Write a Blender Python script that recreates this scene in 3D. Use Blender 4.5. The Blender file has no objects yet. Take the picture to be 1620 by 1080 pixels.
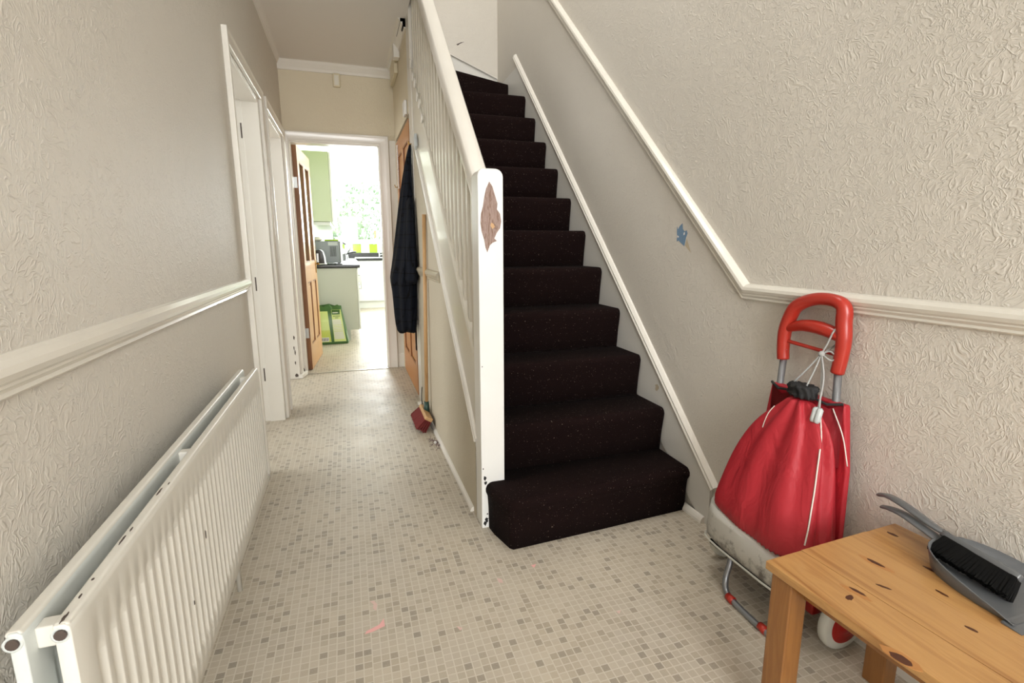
import bpy, bmesh, math, random
from mathutils import Vector, Matrix
random.seed(7)
C = bpy.context.scene.collection
R = math.radians

# ------------------------------------------------------------------ camera
cam = bpy.data.cameras.new('camera'); co = bpy.data.objects.new('camera', cam); C.objects.link(co)
cam.sensor_fit = 'HORIZONTAL'; cam.sensor_width = 36.0; cam.lens = 36.0*800.0/1620.0
cam.clip_start = 0.02; cam.clip_end = 200
rt = Vector((0.9523561660628742, -0.30498055437748206, -0.0021434583333438313))
up = Vector((0.0584262170074918, 0.17553942750096205, 0.9827371401136868))
fw = Vector((0.29933945635050613, 0.9360410091679949, -0.18499491622081202))
m = Matrix(((rt.x, up.x, -fw.x, 0), (rt.y, up.y, -fw.y, 0), (rt.z, up.z, -fw.z, 1.12), (0, 0, 0, 1)))
co.matrix_world = m
bpy.context.scene.camera = co

# ------------------------------------------------------------------ world / lights / exposure
w = bpy.data.worlds.new('World'); bpy.context.scene.world = w; w.use_nodes = True
bg = w.node_tree.nodes['Background']; bg.inputs[0].default_value = (0.86, 0.93, 1.0, 1); bg.inputs[1].default_value = 4.2
vs = bpy.context.scene.view_settings
vs.view_transform = 'Standard'; vs.look = 'None'; vs.gamma = 1.0; vs.exposure = 0.0
vs.use_curve_mapping = False

def area(name, loc, target, sx, sy, power, col=(1, 1, 1)):
    l = bpy.data.lights.new(name, 'AREA'); l.shape = 'RECTANGLE'; l.size = sx; l.size_y = sy; l.energy = power; l.color = col
    o = bpy.data.objects.new(name, l); C.objects.link(o); o.location = loc
    o.rotation_euler = (Vector(target)-Vector(loc)).to_track_quat('-Z', 'Y').to_euler()
    return o
area('front_door_daylight', (0.30, -2.45, 1.75), (0.35, 2.0, 1.35), 1.5, 1.5, 112, (0.97, 0.99, 1.0))
area('landing_daylight', (0.5, 1.9, 4.85), (0.95, 3.2, 2.0), 1.4, 1.6, 85, (1.0, 0.98, 0.94))
area('kitchen_window_daylight', (0.55, 10.15, 1.75), (0.1, 5.0, 0.9), 1.6, 1.1, 150, (0.97, 1.0, 1.0))
area('kitchen_side_area', (2.4, 7.6, 1.5), (0.0, 7.2, 0.7), 2.2, 1.8, 110, (1.0, 1.0, 0.98))  # extra area lamp beside the right kitchen wall, which has no window
area('side_room_daylight', (-3.3, 3.6, 1.5), (-0.4, 3.4, 1.2), 1.8, 1.4, 70, (0.97, 0.99, 1.0))

# ------------------------------------------------------------------ materials
def newmat(name, col=(0.8, 0.8, 0.8), rough=0.5, metal=0.0, coat=0.0, spec=None):
    mt = bpy.data.materials.new(name); mt.use_nodes = True
    b = mt.node_tree.nodes['Principled BSDF']
    b.inputs['Base Color'].default_value = (*col, 1); b.inputs['Roughness'].default_value = rough
    b.inputs['Metallic'].default_value = metal
    if coat: b.inputs['Coat Weight'].default_value = coat; b.inputs['Coat Roughness'].default_value = 0.08
    if spec is not None: b.inputs['Specular IOR Level'].default_value = spec
    return mt
class NT:
    def __init__(s, mt): s.t = mt.node_tree; s.b = s.t.nodes['Principled BSDF']
    def n(s, typ, **kw):
        nd = s.t.nodes.new(typ)
        for k, v in kw.items(): setattr(nd, k, v)
        return nd
    def l(s, a, b): s.t.links.new(a, b)
    def math(s, op, a, b=None, c=None):
        nd = s.n('ShaderNodeMath', operation=op)
        for i, v in enumerate((a, b, c)):
            if v is None: continue
            if isinstance(v, (int, float)): nd.inputs[i].default_value = v
            else: s.l(v, nd.inputs[i])
        return nd.outputs[0]
    def pos(s): return s.n('ShaderNodeNewGeometry').outputs['Position']
    def obj(s): return s.n('ShaderNodeTexCoord').outputs['Object']
    def mapping(s, vec, scale=(1, 1, 1), loc=(0, 0, 0), rot=(0, 0, 0)):
        mp = s.n('ShaderNodeMapping'); s.l(vec, mp.inputs[0]); mp.inputs['Scale'].default_value = scale
        mp.inputs['Location'].default_value = loc; mp.inputs['Rotation'].default_value = rot; return mp.outputs[0]
    def noise(s, vec, scale, detail=3, rough=0.5, dist=0.0):
        nd = s.n('ShaderNodeTexNoise'); s.l(vec, nd.inputs['Vector']); nd.inputs['Scale'].default_value = scale
        nd.inputs['Detail'].default_value = detail; nd.inputs['Roughness'].default_value = rough; nd.inputs['Distortion'].default_value = dist
        return nd.outputs[0]
    def ramp(s, fac, stops, interp='LINEAR'):
        r = s.n('ShaderNodeValToRGB'); s.l(fac, r.inputs[0]); e = r.color_ramp; e.interpolation = interp
        while len(e.elements) < len(stops): e.elements.new(0.5)
        for i, (p, c) in enumerate(stops): e.elements[i].position = p; e.elements[i].color = (*c, 1) if len(c) == 3 else c
        return r.outputs[0]
    def mix(s, fac, a, b, mode='MIX'):
        nd = s.n('ShaderNodeMix', data_type='RGBA', blend_type=mode)
        if isinstance(fac, (int, float)): nd.inputs[0].default_value = fac
        else: s.l(fac, nd.inputs[0])
        for k, v in ((6, a), (7, b)):
            if isinstance(v, tuple): nd.inputs[k].default_value = (*v, 1)
            else: s.l(v, nd.inputs[k])
        return nd.outputs[2]
    def bump(s, h, strength=0.3, dist=0.002):
        nd = s.n('ShaderNodeBump'); s.l(h, nd.inputs['Height']); nd.inputs['Strength'].default_value = strength
        nd.inputs['Distance'].default_value = dist; s.l(nd.outputs[0], s.b.inputs['Normal'])
    def col(s, c): s.l(c, s.b.inputs['Base Color'])

def wallpaper(name, base, amp=1.0):
    mt = newmat(name, base, 0.62); t = NT(mt); p = t.pos()
    # raised squiggles of embossed paper: thin ridges along iso-lines of warped noise
    wn = t.n('ShaderNodeTexNoise'); t.l(p, wn.inputs['Vector']); wn.inputs['Scale'].default_value = 9; wn.inputs['Detail'].default_value = 2
    vm = t.n('ShaderNodeVectorMath', operation='MULTIPLY_ADD'); t.l(wn.outputs['Color'], vm.inputs[0]); vm.inputs[1].default_value = (0.11,)*3; t.l(p, vm.inputs[2])
    hs = []
    for sc, off in ((26, 0.0), (44, 5.3)):
        mp = t.mapping(vm.outputs[0], loc=(off, off, off))
        n1 = t.noise(mp, sc, 1.5, 0.5, 0.6)
        fr = t.math('FRACT', t.math('MULTIPLY', n1, 6.0))
        r = t.math('ABSOLUTE', t.math('SUBTRACT', fr, 0.5))
        rid = t.n('ShaderNodeMapRange', interpolation_type='SMOOTHSTEP'); t.l(r, rid.inputs[0])
        rid.inputs[1].default_value = 0.0; rid.inputs[2].default_value = 0.24; rid.inputs[3].default_value = 1; rid.inputs[4].default_value = 0
        gate = t.n('ShaderNodeMapRange', interpolation_type='SMOOTHSTEP'); t.l(t.noise(t.mapping(p, loc=(off+3,)*3), sc*0.9, 2), gate.inputs[0])
        gate.inputs[1].default_value = 0.36; gate.inputs[2].default_value = 0.60
        hs.append(t.math('MULTIPLY', rid.outputs[0], gate.outputs[0]))
    h = t.math('MAXIMUM', hs[0], hs[1])
    h = t.math('ADD', h, t.math('ADD', t.math('MULTIPLY', t.noise(p, 160, 2), 0.35), t.math('MULTIPLY', t.noise(p, 48, 3, 0.6, 1.2), 1.5)))
    t.bump(h, 0.55*amp, 0.0018)
    big = t.noise(p, 1.7, 4, 0.6)
    c = t.mix(t.math('MULTIPLY', big, 0.5), base, (base[0]*0.86, base[1]*0.84, base[2]*0.80))
    t.col(c)
    return mt
M = {}
M['wallpaper'] = wallpaper('embossed_wallpaper', (0.675, 0.635, 0.57))
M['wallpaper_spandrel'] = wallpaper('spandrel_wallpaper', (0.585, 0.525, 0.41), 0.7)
M['wallpaper_warm_lit'] = wallpaper('light_warmed_wallpaper', (0.74, 0.66, 0.50), 0.8)  # warmer, lighter wallpaper tone with deep-hall light put into the colour

def paint(name, base, rough=0.3, chips=0.0, coat=0.0):
    mt = newmat(name, base, rough, coat=coat); t = NT(mt); p = t.pos()
    n1 = t.noise(p, 6, 4, 0.6)
    c = t.mix(t.math('MULTIPLY', n1, 0.35), base, (base[0]*0.86, base[1]*0.83, base[2]*0.76))
    if chips:
        ch = t.ramp(t.noise(p, 38, 3, 0.7), [(0.0, (0, 0, 0)), (1-chips, (0, 0, 0)), (1-chips+0.02, (1, 1, 1)), (1, (1, 1, 1))])
        c = t.mix(ch, c, (0.06, 0.045, 0.035))
    t.col(c)
    t.bump(t.noise(p, 45, 3), 0.12, 0.001)
    return mt
M['paint'] = paint('white_gloss_paint', (0.80, 0.77, 0.71), 0.28, coat=0.3)
M['paint_clean'] = paint('white_newel_paint', (0.86, 0.86, 0.84), 0.32)
M['paint_chip'] = paint('chipped_white_gloss', (0.78, 0.75, 0.70), 0.25, 0.285, coat=0.4)
M['paint_cream'] = paint('cream_gloss_paint', (0.70, 0.665, 0.575), 0.36, coat=0.25)
M['paint_string'] = paint('stringer_paint', (0.70, 0.68, 0.64), 0.45)
M['dado'] = paint('dado_rail_paint', (0.76, 0.73, 0.66), 0.22, coat=0.3)
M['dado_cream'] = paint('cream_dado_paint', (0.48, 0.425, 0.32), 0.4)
M['rad'] = paint('radiator_enamel', (0.70, 0.68, 0.62), 0.35)
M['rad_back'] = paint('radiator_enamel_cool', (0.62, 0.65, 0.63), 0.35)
M['dark'] = newmat('dark_void', (0.012, 0.010, 0.009), 0.8)
M['chip'] = newmat('bare_dark_metal', (0.07, 0.05, 0.04), 0.6)
def mk_ceiling():
    mt = newmat('stippled_ceiling', (0.80, 0.77, 0.735), 0.75); t = NT(mt); p = t.pos()
    t.bump(t.noise(p, 70, 3), 0.35, 0.002); return mt
M['ceiling'] = mk_ceiling()
M['white'] = newmat('white_ceiling', (0.85, 0.86, 0.83), 0.6)
M['kwall'] = newmat('kitchen_wall', (0.82, 0.86, 0.76), 0.55)
M['lime'] = newmat('lime_paint', (0.42, 0.62, 0.06), 0.5)
M['sidewall'] = newmat('side_room_wall', (0.75, 0.74, 0.72), 0.7)

def mk_floor():
    mt = newmat('mosaic_vinyl', (0.6, 0.56, 0.48), 0.4); t = NT(mt); p = t.pos()
    S = 0.0235
    sep = t.n('ShaderNodeSeparateXYZ'); t.l(p, sep.inputs[0])
    x = t.math('DIVIDE', sep.outputs[0], S); y0 = t.math('DIVIDE', sep.outputs[1], S)
    cx = t.math('FLOOR', x)
    # blocks of three columns slip a little against each other
    cw = t.n('ShaderNodeTexWhiteNoise', noise_dimensions='1D'); t.l(t.math('FLOOR', t.math('DIVIDE', cx, 4.0)), cw.inputs['W'])
    y = t.math('ADD', y0, cw.outputs[0]); cy = t.math('FLOOR', y)
    fx = t.math('SUBTRACT', x, cx); fy = t.math('SUBTRACT', y, cy)
    ex = t.math('MINIMUM', fx, t.math('SUBTRACT', 1.0, fx)); ey = t.math('MINIMUM', fy, t.math('SUBTRACT', 1.0, fy))
    e = t.math('MINIMUM', ex, ey)
    gr = t.n('ShaderNodeMapRange'); t.l(e, gr.inputs[0]); gr.inputs[1].default_value = 0.045; gr.inputs[2].default_value = 0.085
    cb = t.n('ShaderNodeCombineXYZ'); t.l(cx, cb.inputs[0]); t.l(cy, cb.inputs[1])
    wn = t.n('ShaderNodeTexWhiteNoise', noise_dimensions='2D'); t.l(cb.outputs[0], wn.inputs['Vector'])
    tone = t.ramp(wn.outputs[0], [(0.0, (0.515, 0.45, 0.36)), (0.5, (0.475, 0.41, 0.32)), (0.80, (0.42, 0.355, 0.27)), (0.89, (0.34, 0.28, 0.21)), (1.0, (0.26, 0.22, 0.17))])
    # marbling inside tiles
    mb = t.noise(p, 190, 3, 0.6)
    tone = t.mix(t.math('MULTIPLY', mb, 0.45), tone, (0.55, 0.51, 0.43))
    patch = t.ramp(t.noise(p, 3.2, 3, 0.6), [(0.3, (0.92, 0.92, 0.92)), (0.7, (1.04, 1.03, 1.0))])
    tone = t.mix(1.0, tone, patch, 'MULTIPLY')
    c = t.mix(gr.outputs[0], (0.58, 0.53, 0.445), tone)
    # grime worn into the doorways
    t.col(c); t.bump(gr.outputs[0], 0.1, 0.0004)
    rr = t.n('ShaderNodeMapRange'); t.l(t.noise(p, 5, 4), rr.inputs[0]); rr.inputs[3].default_value = 0.40; rr.inputs[4].default_value = 0.62
    t.l(rr.outputs[0], t.b.inputs['Roughness'])
    return mt
M['floor'] = mk_floor()

def mk_carpet():
    mt = newmat('black_brown_carpet', (0.014, 0.006, 0.005), 0.95, spec=0.12); t = NT(mt); p = t.pos()
    n1 = t.noise(p, 420, 2, 0.7)
    big = t.noise(p, 7, 3, 0.6)
    c = t.mix(n1, (0.0035, 0.0014, 0.0014), (0.0135, 0.0048, 0.0038))
    c = t.mix(t.math('MULTIPLY', big, 0.6), c, (0.011, 0.0045, 0.004))
    sp = t.ramp(t.noise(p, 260, 0), [(0, (0, 0, 0)), (0.80, (0, 0, 0)), (0.83, (1, 1, 1)), (1, (1, 1, 1))])
    c = t.mix(sp, c, (0.20, 0.16, 0.13))
    t.col(c); t.bump(n1, 0.9, 0.004)
    t.b.inputs['Sheen Weight'].default_value = 0.0
    return mt
M['carpet'] = mk_carpet()

def wood(name, light, dark, scale=1.0, axis='Y', rough=0.35, knots=True, coat=0.2):
    mt = newmat(name, light, rough, coat=coat); t = NT(mt); p = t.pos()
    st = {'X': (1.1, 14, 14), 'Y': (14, 1.1, 14), 'Z': (14, 14, 1.1)}[axis]
    v = t.mapping(p, tuple(a*scale for a in st))
    n1 = t.noise(v, 1.6, 5, 0.6, 0.9)
    c = t.ramp(n1, [(0.28, light), (0.40, tuple(0.55*a+0.45*b for a, b in zip(light, dark))), (0.48, light), (0.58, tuple(0.7*a+0.3*b for a, b in zip(light, dark))), (0.72, dark)])
    fine = t.noise(t.mapping(p, tuple(a*9 for a in st)), 2, 2)
    c = t.mix(t.math('MULTIPLY', fine, 0.25), c, dark)
    if knots:
        vn = t.n('ShaderNodeTexVoronoi'); t.l(t.mapping(p, tuple(a*0.42 for a in ({'X': (3.4, 9, 9), 'Y': (9, 3.4, 9), 'Z': (9, 9, 3.4)}[axis]))), vn.inputs['Vector'])
        vn.inputs['Scale'].default_value = 2.4
        k = t.ramp(vn.outputs['Distance'], [(0.0, (1, 1, 1)), (0.045, (0.75, 0.75, 0.75)), (0.10, (0.12, 0.12, 0.12)), (0.17, (0, 0, 0))])
        c = t.mix(k, c, (dark[0]*0.25, dark[1]*0.16, dark[2]*0.12))
    t.col(c); t.bump(fine, 0.06, 0.001)
    return mt
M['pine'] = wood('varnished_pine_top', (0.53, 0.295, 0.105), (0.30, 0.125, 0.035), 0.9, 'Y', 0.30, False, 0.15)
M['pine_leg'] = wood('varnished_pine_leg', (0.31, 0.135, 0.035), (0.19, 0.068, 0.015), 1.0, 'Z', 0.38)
M['knot'] = newmat('pine_knot', (0.075, 0.020, 0.007), 0.4)
M['pine_stripe'] = newmat('pine_dark_streak', (0.43, 0.19, 0.055), 0.32)
M['door_pine'] = wood('stripped_pine_door', (0.60, 0.33, 0.135), (0.40, 0.18, 0.06), 1.0, 'Z', 0.45, False, 0.1)
M['door_pine_dark'] = wood('pine_door_edge', (0.26, 0.105, 0.03), (0.16, 0.06, 0.02), 1.0, 'Z', 0.45, False, 0.1)
M['door_pine_orange'] = wood('orange_pine_door', (0.52, 0.22, 0.06), (0.34, 0.12, 0.03), 1.0, 'Z', 0.4, False, 0.15)
M['handle_wood'] = wood('broom_handle_wood', (0.62, 0.38, 0.18), (0.45, 0.25, 0.10), 1.0, 'Z', 0.5, False, 0)
M['barewood'] = None
def mk_bare():
    mt = newmat('bare_wood_under_paint', (0.4, 0.27, 0.22), 0.75); t = NT(mt); p = t.pos()
    n1 = t.noise(t.mapping(p, (60, 60, 9)), 2, 4, 0.6, 0.5)
    c = t.ramp(n1, [(0.3, (0.24, 0.155, 0.125)), (0.5, (0.36, 0.26, 0.225)), (0.60, (0.20, 0.115, 0.08)), (0.75, (0.44, 0.35, 0.31))])
    t.col(c); return mt
M['barewood'] = mk_bare()

def mk_fabric(name, a, b, scale=900, rough=0.75):
    mt = newmat(name, a, rough); t = NT(mt); p = t.pos()
    v = t.noise(p, scale, 1); c = t.mix(v, a, b); t.col(c); t.bump(v, 0.15, 0.0005); return mt
M['red'] = mk_fabric('red_woven_fabric', (0.47, 0.020, 0.034), (0.36, 0.012, 0.02), 700, 0.58)
def creases():
    t = NT(M['red']); p = t.pos(); old = [n for n in t.t.nodes if n.type == 'BUMP'][0]
    b2 = t.n('ShaderNodeBump'); b2.inputs['Strength'].default_value = 0.8; b2.inputs['Distance'].default_value = 0.012
    t.l(t.noise(t.mapping(p, (9, 9, 4.5)), 1.6, 3, 0.5, 0.8), b2.inputs['Height']); t.l(b2.outputs[0], old.inputs['Normal'])
creases()
M['black_fabric'] = mk_fabric('black_fabric', (0.010, 0.010, 0.012), (0.02, 0.02, 0.02), 300)
def mk_base():
    mt = newmat('dirty_grey_vinyl', (0.55, 0.53, 0.48), 0.45); t = NT(mt); p = t.pos()
    sep = t.n('ShaderNodeSeparateXYZ'); t.l(p, sep.inputs[0])
    zr = t.n('ShaderNodeMapRange'); t.l(sep.outputs[2], zr.inputs[0]); zr.inputs[1].default_value = 0.13; zr.inputs[2].default_value = 0.25; zr.inputs[3].default_value = 0.20; zr.inputs[4].default_value = -0.08
    n1 = t.noise(p, 22, 5, 0.7)
    d = t.ramp(t.math('ADD', n1, zr.outputs[0]), [(0.55, (0, 0, 0)), (0.75, (1, 1, 1))])
    t.col(t.mix(d, (0.50, 0.485, 0.44), (0.13, 0.115, 0.10))); return mt
M['bagbase'] = mk_base()
M['redplastic'] = newmat('red_plastic', (0.42, 0.030, 0.018), 0.28)
M['reddark'] = newmat('dark_red_plastic', (0.35, 0.012, 0.010), 0.35)
M['tube'] = newmat('grey_metal_tube', (0.30, 0.31, 0.33), 0.35, 0.75)
M['cord'] = newmat('grey_cord', (0.38, 0.38, 0.37), 0.7)
M['piping'] = newmat('pale_piping', (0.75, 0.70, 0.64), 0.6)
M['tyre'] = newmat('pale_tyre', (0.55, 0.54, 0.48), 0.6)
M['toggle'] = newmat('pale_grey_plastic', (0.52, 0.55, 0.55), 0.4)
M['greyplastic'] = newmat('mid_grey_plastic', (0.115, 0.120, 0.125), 0.30, coat=0.1)
M['bristle'] = newmat('black_bristle', (0.004, 0.004, 0.004), 0.8, spec=0.15)
M['redbristle'] = mk_fabric('red_bristle', (0.20, 0.015, 0.012), (0.11, 0.008, 0.008), 500, 0.8)
M['green'] = newmat('dark_green_plastic', (0.02, 0.06, 0.045), 0.4)
def mk_coat():
    mt = newmat('navy_check_cloth', (0.012, 0.014, 0.020), 0.9, spec=0.2); t = NT(mt); p = t.pos()
    sep = t.n('ShaderNodeSeparateXYZ'); t.l(t.obj(), sep.inputs[0])
    def line(o, per):
        f = t.math('FRACT', t.math('DIVIDE', o, per)); r = t.math('LESS_THAN', f, 0.07); return r
    k = t.math('MAXIMUM', line(sep.outputs[2], 0.085), line(t.math('ADD', sep.outputs[1], t.math('MULTIPLY', sep.outputs[0], 0.8)), 0.06))
    c = t.mix(k, (0.0085, 0.0105, 0.017), (0.002, 0.002, 0.003)); t.col(c)
    t.bump(t.noise(p, 500, 2), 0.3, 0.001); return mt
M['coat'] = mk_coat()
M['cab'] = newmat('pale_cabinet', (0.50, 0.51, 0.44), 0.4)
M['cab_green'] = newmat('pale_green_cabinet', (0.56, 0.63, 0.45), 0.4)
M['cab_white'] = newmat('white_cabinet', (0.80, 0.82, 0.79), 0.3)
def mk_wt():
    mt = newmat('black_worktop', (0.018, 0.018, 0.020), 0.22); t = NT(mt)
    t.col(t.mix(t.ramp(t.noise(t.pos(), 300, 1), [(0.6, (0, 0, 0)), (0.7, (1, 1, 1))]), (0.016, 0.016, 0.018), (0.08, 0.08, 0.08))); return mt
M['worktop'] = mk_wt()
M['steel'] = newmat('brushed_steel', (0.55, 0.56, 0.57), 0.3, 0.9)
M['mw'] = newmat('silver_grey_casing', (0.23, 0.25, 0.26), 0.4, 0.2)
M['blackgloss'] = newmat('black_gloss', (0.012, 0.012, 0.013), 0.15)
M['tile_white'] = newmat('white_tile', (0.84, 0.86, 0.84), 0.15)
M['tile_lime'] = newmat('lime_tile', (0.30, 0.48, 0.03), 0.15)
M['cream'] = newmat('cream_plastic', (0.70, 0.62, 0.44), 0.45)
M['cream_pale'] = newmat('pale_cream_plastic', (0.78, 0.74, 0.63), 0.4)
M['whiteplastic'] = newmat('white_plastic', (0.82, 0.80, 0.77), 0.35)
M['blue'] = mk_fabric('old_blue_wall_paint', (0.13, 0.23, 0.36), (0.20, 0.30, 0.42), 300, 0.7)
M['tornbeige'] = newmat('torn_paper_backing', (0.50, 0.42, 0.30), 0.8)
M['pink'] = newmat('pink_stain', (0.80, 0.42, 0.40), 0.5)
M['stain'] = newmat('faint_pink_stain', (0.66, 0.47, 0.42), 0.45)
M['dirt'] = mk_fabric('fluff_and_dirt', (0.10, 0.06, 0.06), (0.25, 0.18, 0.18), 200, 0.9)
M['brass'] = newmat('brass', (0.45, 0.27, 0.08), 0.3, 0.9)
M['baggreen'] = newmat('dark_green_sack', (0.045, 0.12, 0.025), 0.3)
M['bagyellow'] = newmat('yellow_green_sack_print', (0.50, 0.56, 0.10), 0.3)
M['bagyellow2'] = newmat('pale_lime_sack_print', (0.56, 0.64, 0.22), 0.3)
M['bagpale'] = newmat('pale_sack_print', (0.62, 0.62, 0.50), 0.35)
M['leaf'] = mk_fabric('pale_garden_leaf', (0.22, 0.34, 0.20), (0.42, 0.52, 0.34), 6, 0.6)
M['grass'] = mk_fabric('garden_grass', (0.20, 0.30, 0.10), (0.30, 0.42, 0.16), 5, 0.8)
M['threshold'] = newmat('worn_threshold_strip', (0.50, 0.47, 0.40), 0.35, 0.3)
def mk_glass():
    mt = bpy.data.materials.new('clear_glass'); mt.use_nodes = True; nt = mt.node_tree; nt.nodes.clear()
    o = nt.nodes.new('ShaderNodeOutputMaterial'); mx = nt.nodes.new('ShaderNodeMixShader'); tr = nt.nodes.new('ShaderNodeBsdfTransparent'); gl = nt.nodes.new('ShaderNodeBsdfGlossy')
    gl.inputs['Roughness'].default_value = 0.03; mx.inputs[0].default_value = 0.10; tr.inputs[0].default_value = (0.95, 0.98, 0.95, 1)
    nt.links.new(tr.outputs[0], mx.inputs[1]); nt.links.new(gl.outputs[0], mx.inputs[2]); nt.links.new(mx.outputs[0], o.inputs[0]); return mt
M['glass'] = mk_glass()

# ------------------------------------------------------------------ mesh helpers
def wl(o):
    v = Vector((0, 0, 0))
    while o is not None: v += o.location; o = o.parent
    return v
class MB:
    def __init__(s): s.bm = bmesh.new(); s.mi = 0
    def face(s, vs):
        try: f = s.bm.faces.new(vs); f.material_index = s.mi; return f
        except ValueError: return None
    def box(s, a, b):
        x0, y0, z0 = a; x1, y1, z1 = b
        P = [(x0, y0, z0), (x1, y0, z0), (x1, y1, z0), (x0, y1, z0), (x0, y0, z1), (x1, y0, z1), (x1, y1, z1), (x0, y1, z1)]
        v = [s.bm.verts.new(p) for p in P]
        for f in ((0, 3, 2, 1), (4, 5, 6, 7), (0, 1, 5, 4), (1, 2, 6, 5), (2, 3, 7, 6), (3, 0, 4, 7)): s.face([v[i] for i in f])
        return s
    def obox(s, c, size, mat3):
        c = Vector(c); h = [d/2 for d in size]; v = []
        for z in (-1, 1):
            for x, y in ((-1, -1), (1, -1), (1, 1), (-1, 1)): v.append(s.bm.verts.new(c + mat3 @ Vector((x*h[0], y*h[1], z*h[2]))))
        for f in ((0, 3, 2, 1), (4, 5, 6, 7), (0, 1, 5, 4), (1, 2, 6, 5), (2, 3, 7, 6), (3, 0, 4, 7)): s.face([v[i] for i in f])
        return s
    def loft(s, rings, cap=True, closed=True):
        V = [[s.bm.verts.new(p) for p in r] for r in rings]; n = len(V[0])
        for a, b in zip(V, V[1:]):
            for i in range(n if closed else n-1):
                j = (i+1) % n; s.face([a[i], a[j], b[j], b[i]])
        if cap and closed: s.face(list(reversed(V[0]))); s.face(V[-1])
        return s
    def prism(s, poly, d0, d1):   # poly: list of 3D points, extruded by vector offset d0..d1
        d0 = Vector(d0); d1 = Vector(d1)
        return s.loft([[Vector(p)+d0 for p in poly], [Vector(p)+d1 for p in poly]])
    def tube(s, pts, r, seg=10, cap=True):
        pts = [Vector(p) for p in pts]; rings = []
        rr = r if isinstance(r, (list, tuple)) else [r]*len(pts)
        t0 = (pts[1]-pts[0]).normalized(); u = t0.orthogonal().normalized()
        for i, p in enumerate(pts):
            if i == 0: t = pts[1]-pts[0]
            elif i == len(pts)-1: t = pts[-1]-pts[-2]
            else: t = (pts[i+1]-pts[i]).normalized()+(pts[i]-pts[i-1]).normalized()
            t.normalize(); u = (u-t*u.dot(t)).normalized(); b = t.cross(u)
            rings.append([p+(u*math.cos(2*math.pi*k/seg)+b*math.sin(2*math.pi*k/seg))*rr[i] for k in range(seg)])
        return s.loft(rings, cap)
    def lathe(s, c, axis, prof, seg=24):
        c = Vector(c); a = Vector(axis).normalized(); u = a.orthogonal().normalized(); b = a.cross(u)
        return s.loft([[c+a*h+(u*math.cos(2*math.pi*k/seg)+b*math.sin(2*math.pi*k/seg))*max(r, 1e-4) for k in range(seg)] for r, h in prof])
    def build(s, name, mats, parent=None, smooth=False, bevel=0, bseg=2, sub=0, angle=35):
        me = bpy.data.meshes.new(name); bmesh.ops.recalc_face_normals(s.bm, faces=s.bm.faces)
        off = wl(parent) if parent else Vector((0, 0, 0))
        if off.length: bmesh.ops.translate(s.bm, verts=s.bm.verts, vec=-off)
        s.bm.to_mesh(me); s.bm.free()
        for mt in (mats if isinstance(mats, (list, tuple)) else [mats]): me.materials.append(mt)
        o = bpy.data.objects.new(name, me); C.objects.link(o)
        if parent: o.parent = parent
        if smooth:
            for p in me.polygons: p.use_smooth = True
        if bevel:
            bv = o.modifiers.new('bevel', 'BEVEL'); bv.width = bevel; bv.segments = bseg; bv.limit_method = 'ANGLE'; bv.angle_limit = R(angle)
            if not smooth:
                for p in me.polygons: p.use_smooth = True
                wn = o.modifiers.new('wn', 'WEIGHTED_NORMAL'); wn.keep_sharp = True
        if sub:
            sb = o.modifiers.new('sub', 'SUBSURF'); sb.levels = sub; sb.render_levels = sub
        return o
def tag(o, label=None, cat=None, group=None, kind=None):
    if label: o['label'] = label
    if cat: o['category'] = cat
    if group: o['group'] = group
    if kind: o['kind'] = kind
    return o
def empty(name, loc, label, cat, group=None, kind=None):
    o = bpy.data.objects.new(name, None); C.objects.link(o); o.location = loc; o.empty_display_size = 0.05
    return tag(o, label, cat, group, kind)
def catmull(pts, n=8):
    pts = [Vector(p) for p in pts]; out = []
    P = [2*pts[0]-pts[1]]+pts+[2*pts[-1]-pts[-2]]
    for i in range(1, len(P)-2):
        for k in range(n):
            t = k/n; a, b, c, d = P[i-1], P[i], P[i+1], P[i+2]
            out.append(0.5*((2*b)+(-a+c)*t+(2*a-5*b+4*c-d)*t*t+(-a+3*b-3*c+d)*t**3))
    out.append(pts[-1]); return out
def blob(cx, cy, rx, ry, n=18, rough=0.35, seed=0):
    r = random.Random(seed); return [(cx+rx*math.cos(2*math.pi*i/n)*(1-rough*r.random()), cy+ry*math.sin(2*math.pi*i/n)*(1-rough*r.random())) for i in range(n)]

XL, XR, XS, YE = -0.4525, 1.344, 0.4536, 4.78
CEIL = 2.60
# ------------------------------------------------------------------ room shell
def struct(o, label, cat): return tag(o, label, cat, kind='structure')
o = MB().box((-0.60, -2.6, -0.1), (1.46, 4.88, 0)); o.box((-0.60, 4.88, -0.1), (2.6, 10.4, 0)).box((-3.6, 2.0, -0.1), (-0.60, 5.6, 0))
floor = struct(o.build('floor', M['floor']), 'beige small-square mosaic vinyl floor running from the hall into the kitchen', 'floor')
# pink marks and dirt on the floor (thin flat films)
def flat(name, poly, z, mat, parent, th=0.0006):
    b = MB(); b.prism([(x, y, z) for x, y in poly], (0, 0, 0), (0, 0, th)); return b.build(name, mat, parent)
def streak(pts, wd, name, mat, seed):
    b = MB(); r = random.Random(seed)
    for (x, y) in pts:
        b.prism([(px, py, 0.0002) for px, py in blob(x, y, wd, wd*0.8, 9, 0.6, r.random())], (0, 0, 0), (0, 0, 0.0005))
    return b.build(name, mat, floor)
import_pts = None

# left wall with two door openings
b = MB(); T = -0.5875
b.box((T, -2.6, 0), (XL, 2.645, CEIL)).box((T, 3.515, 0), (XL, 3.755, CEIL)).box((T, 4.625, 0), (XL, 4.90, CEIL))
b.box((T, 2.645, 1.99), (XL, 3.515, CEIL)).box((T, 3.755, 1.99), (XL, 4.625, CEIL))
wall_left = struct(b.build('wall_left', M['wallpaper']), 'long left hall wall in embossed cream wallpaper', 'wall')
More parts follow.
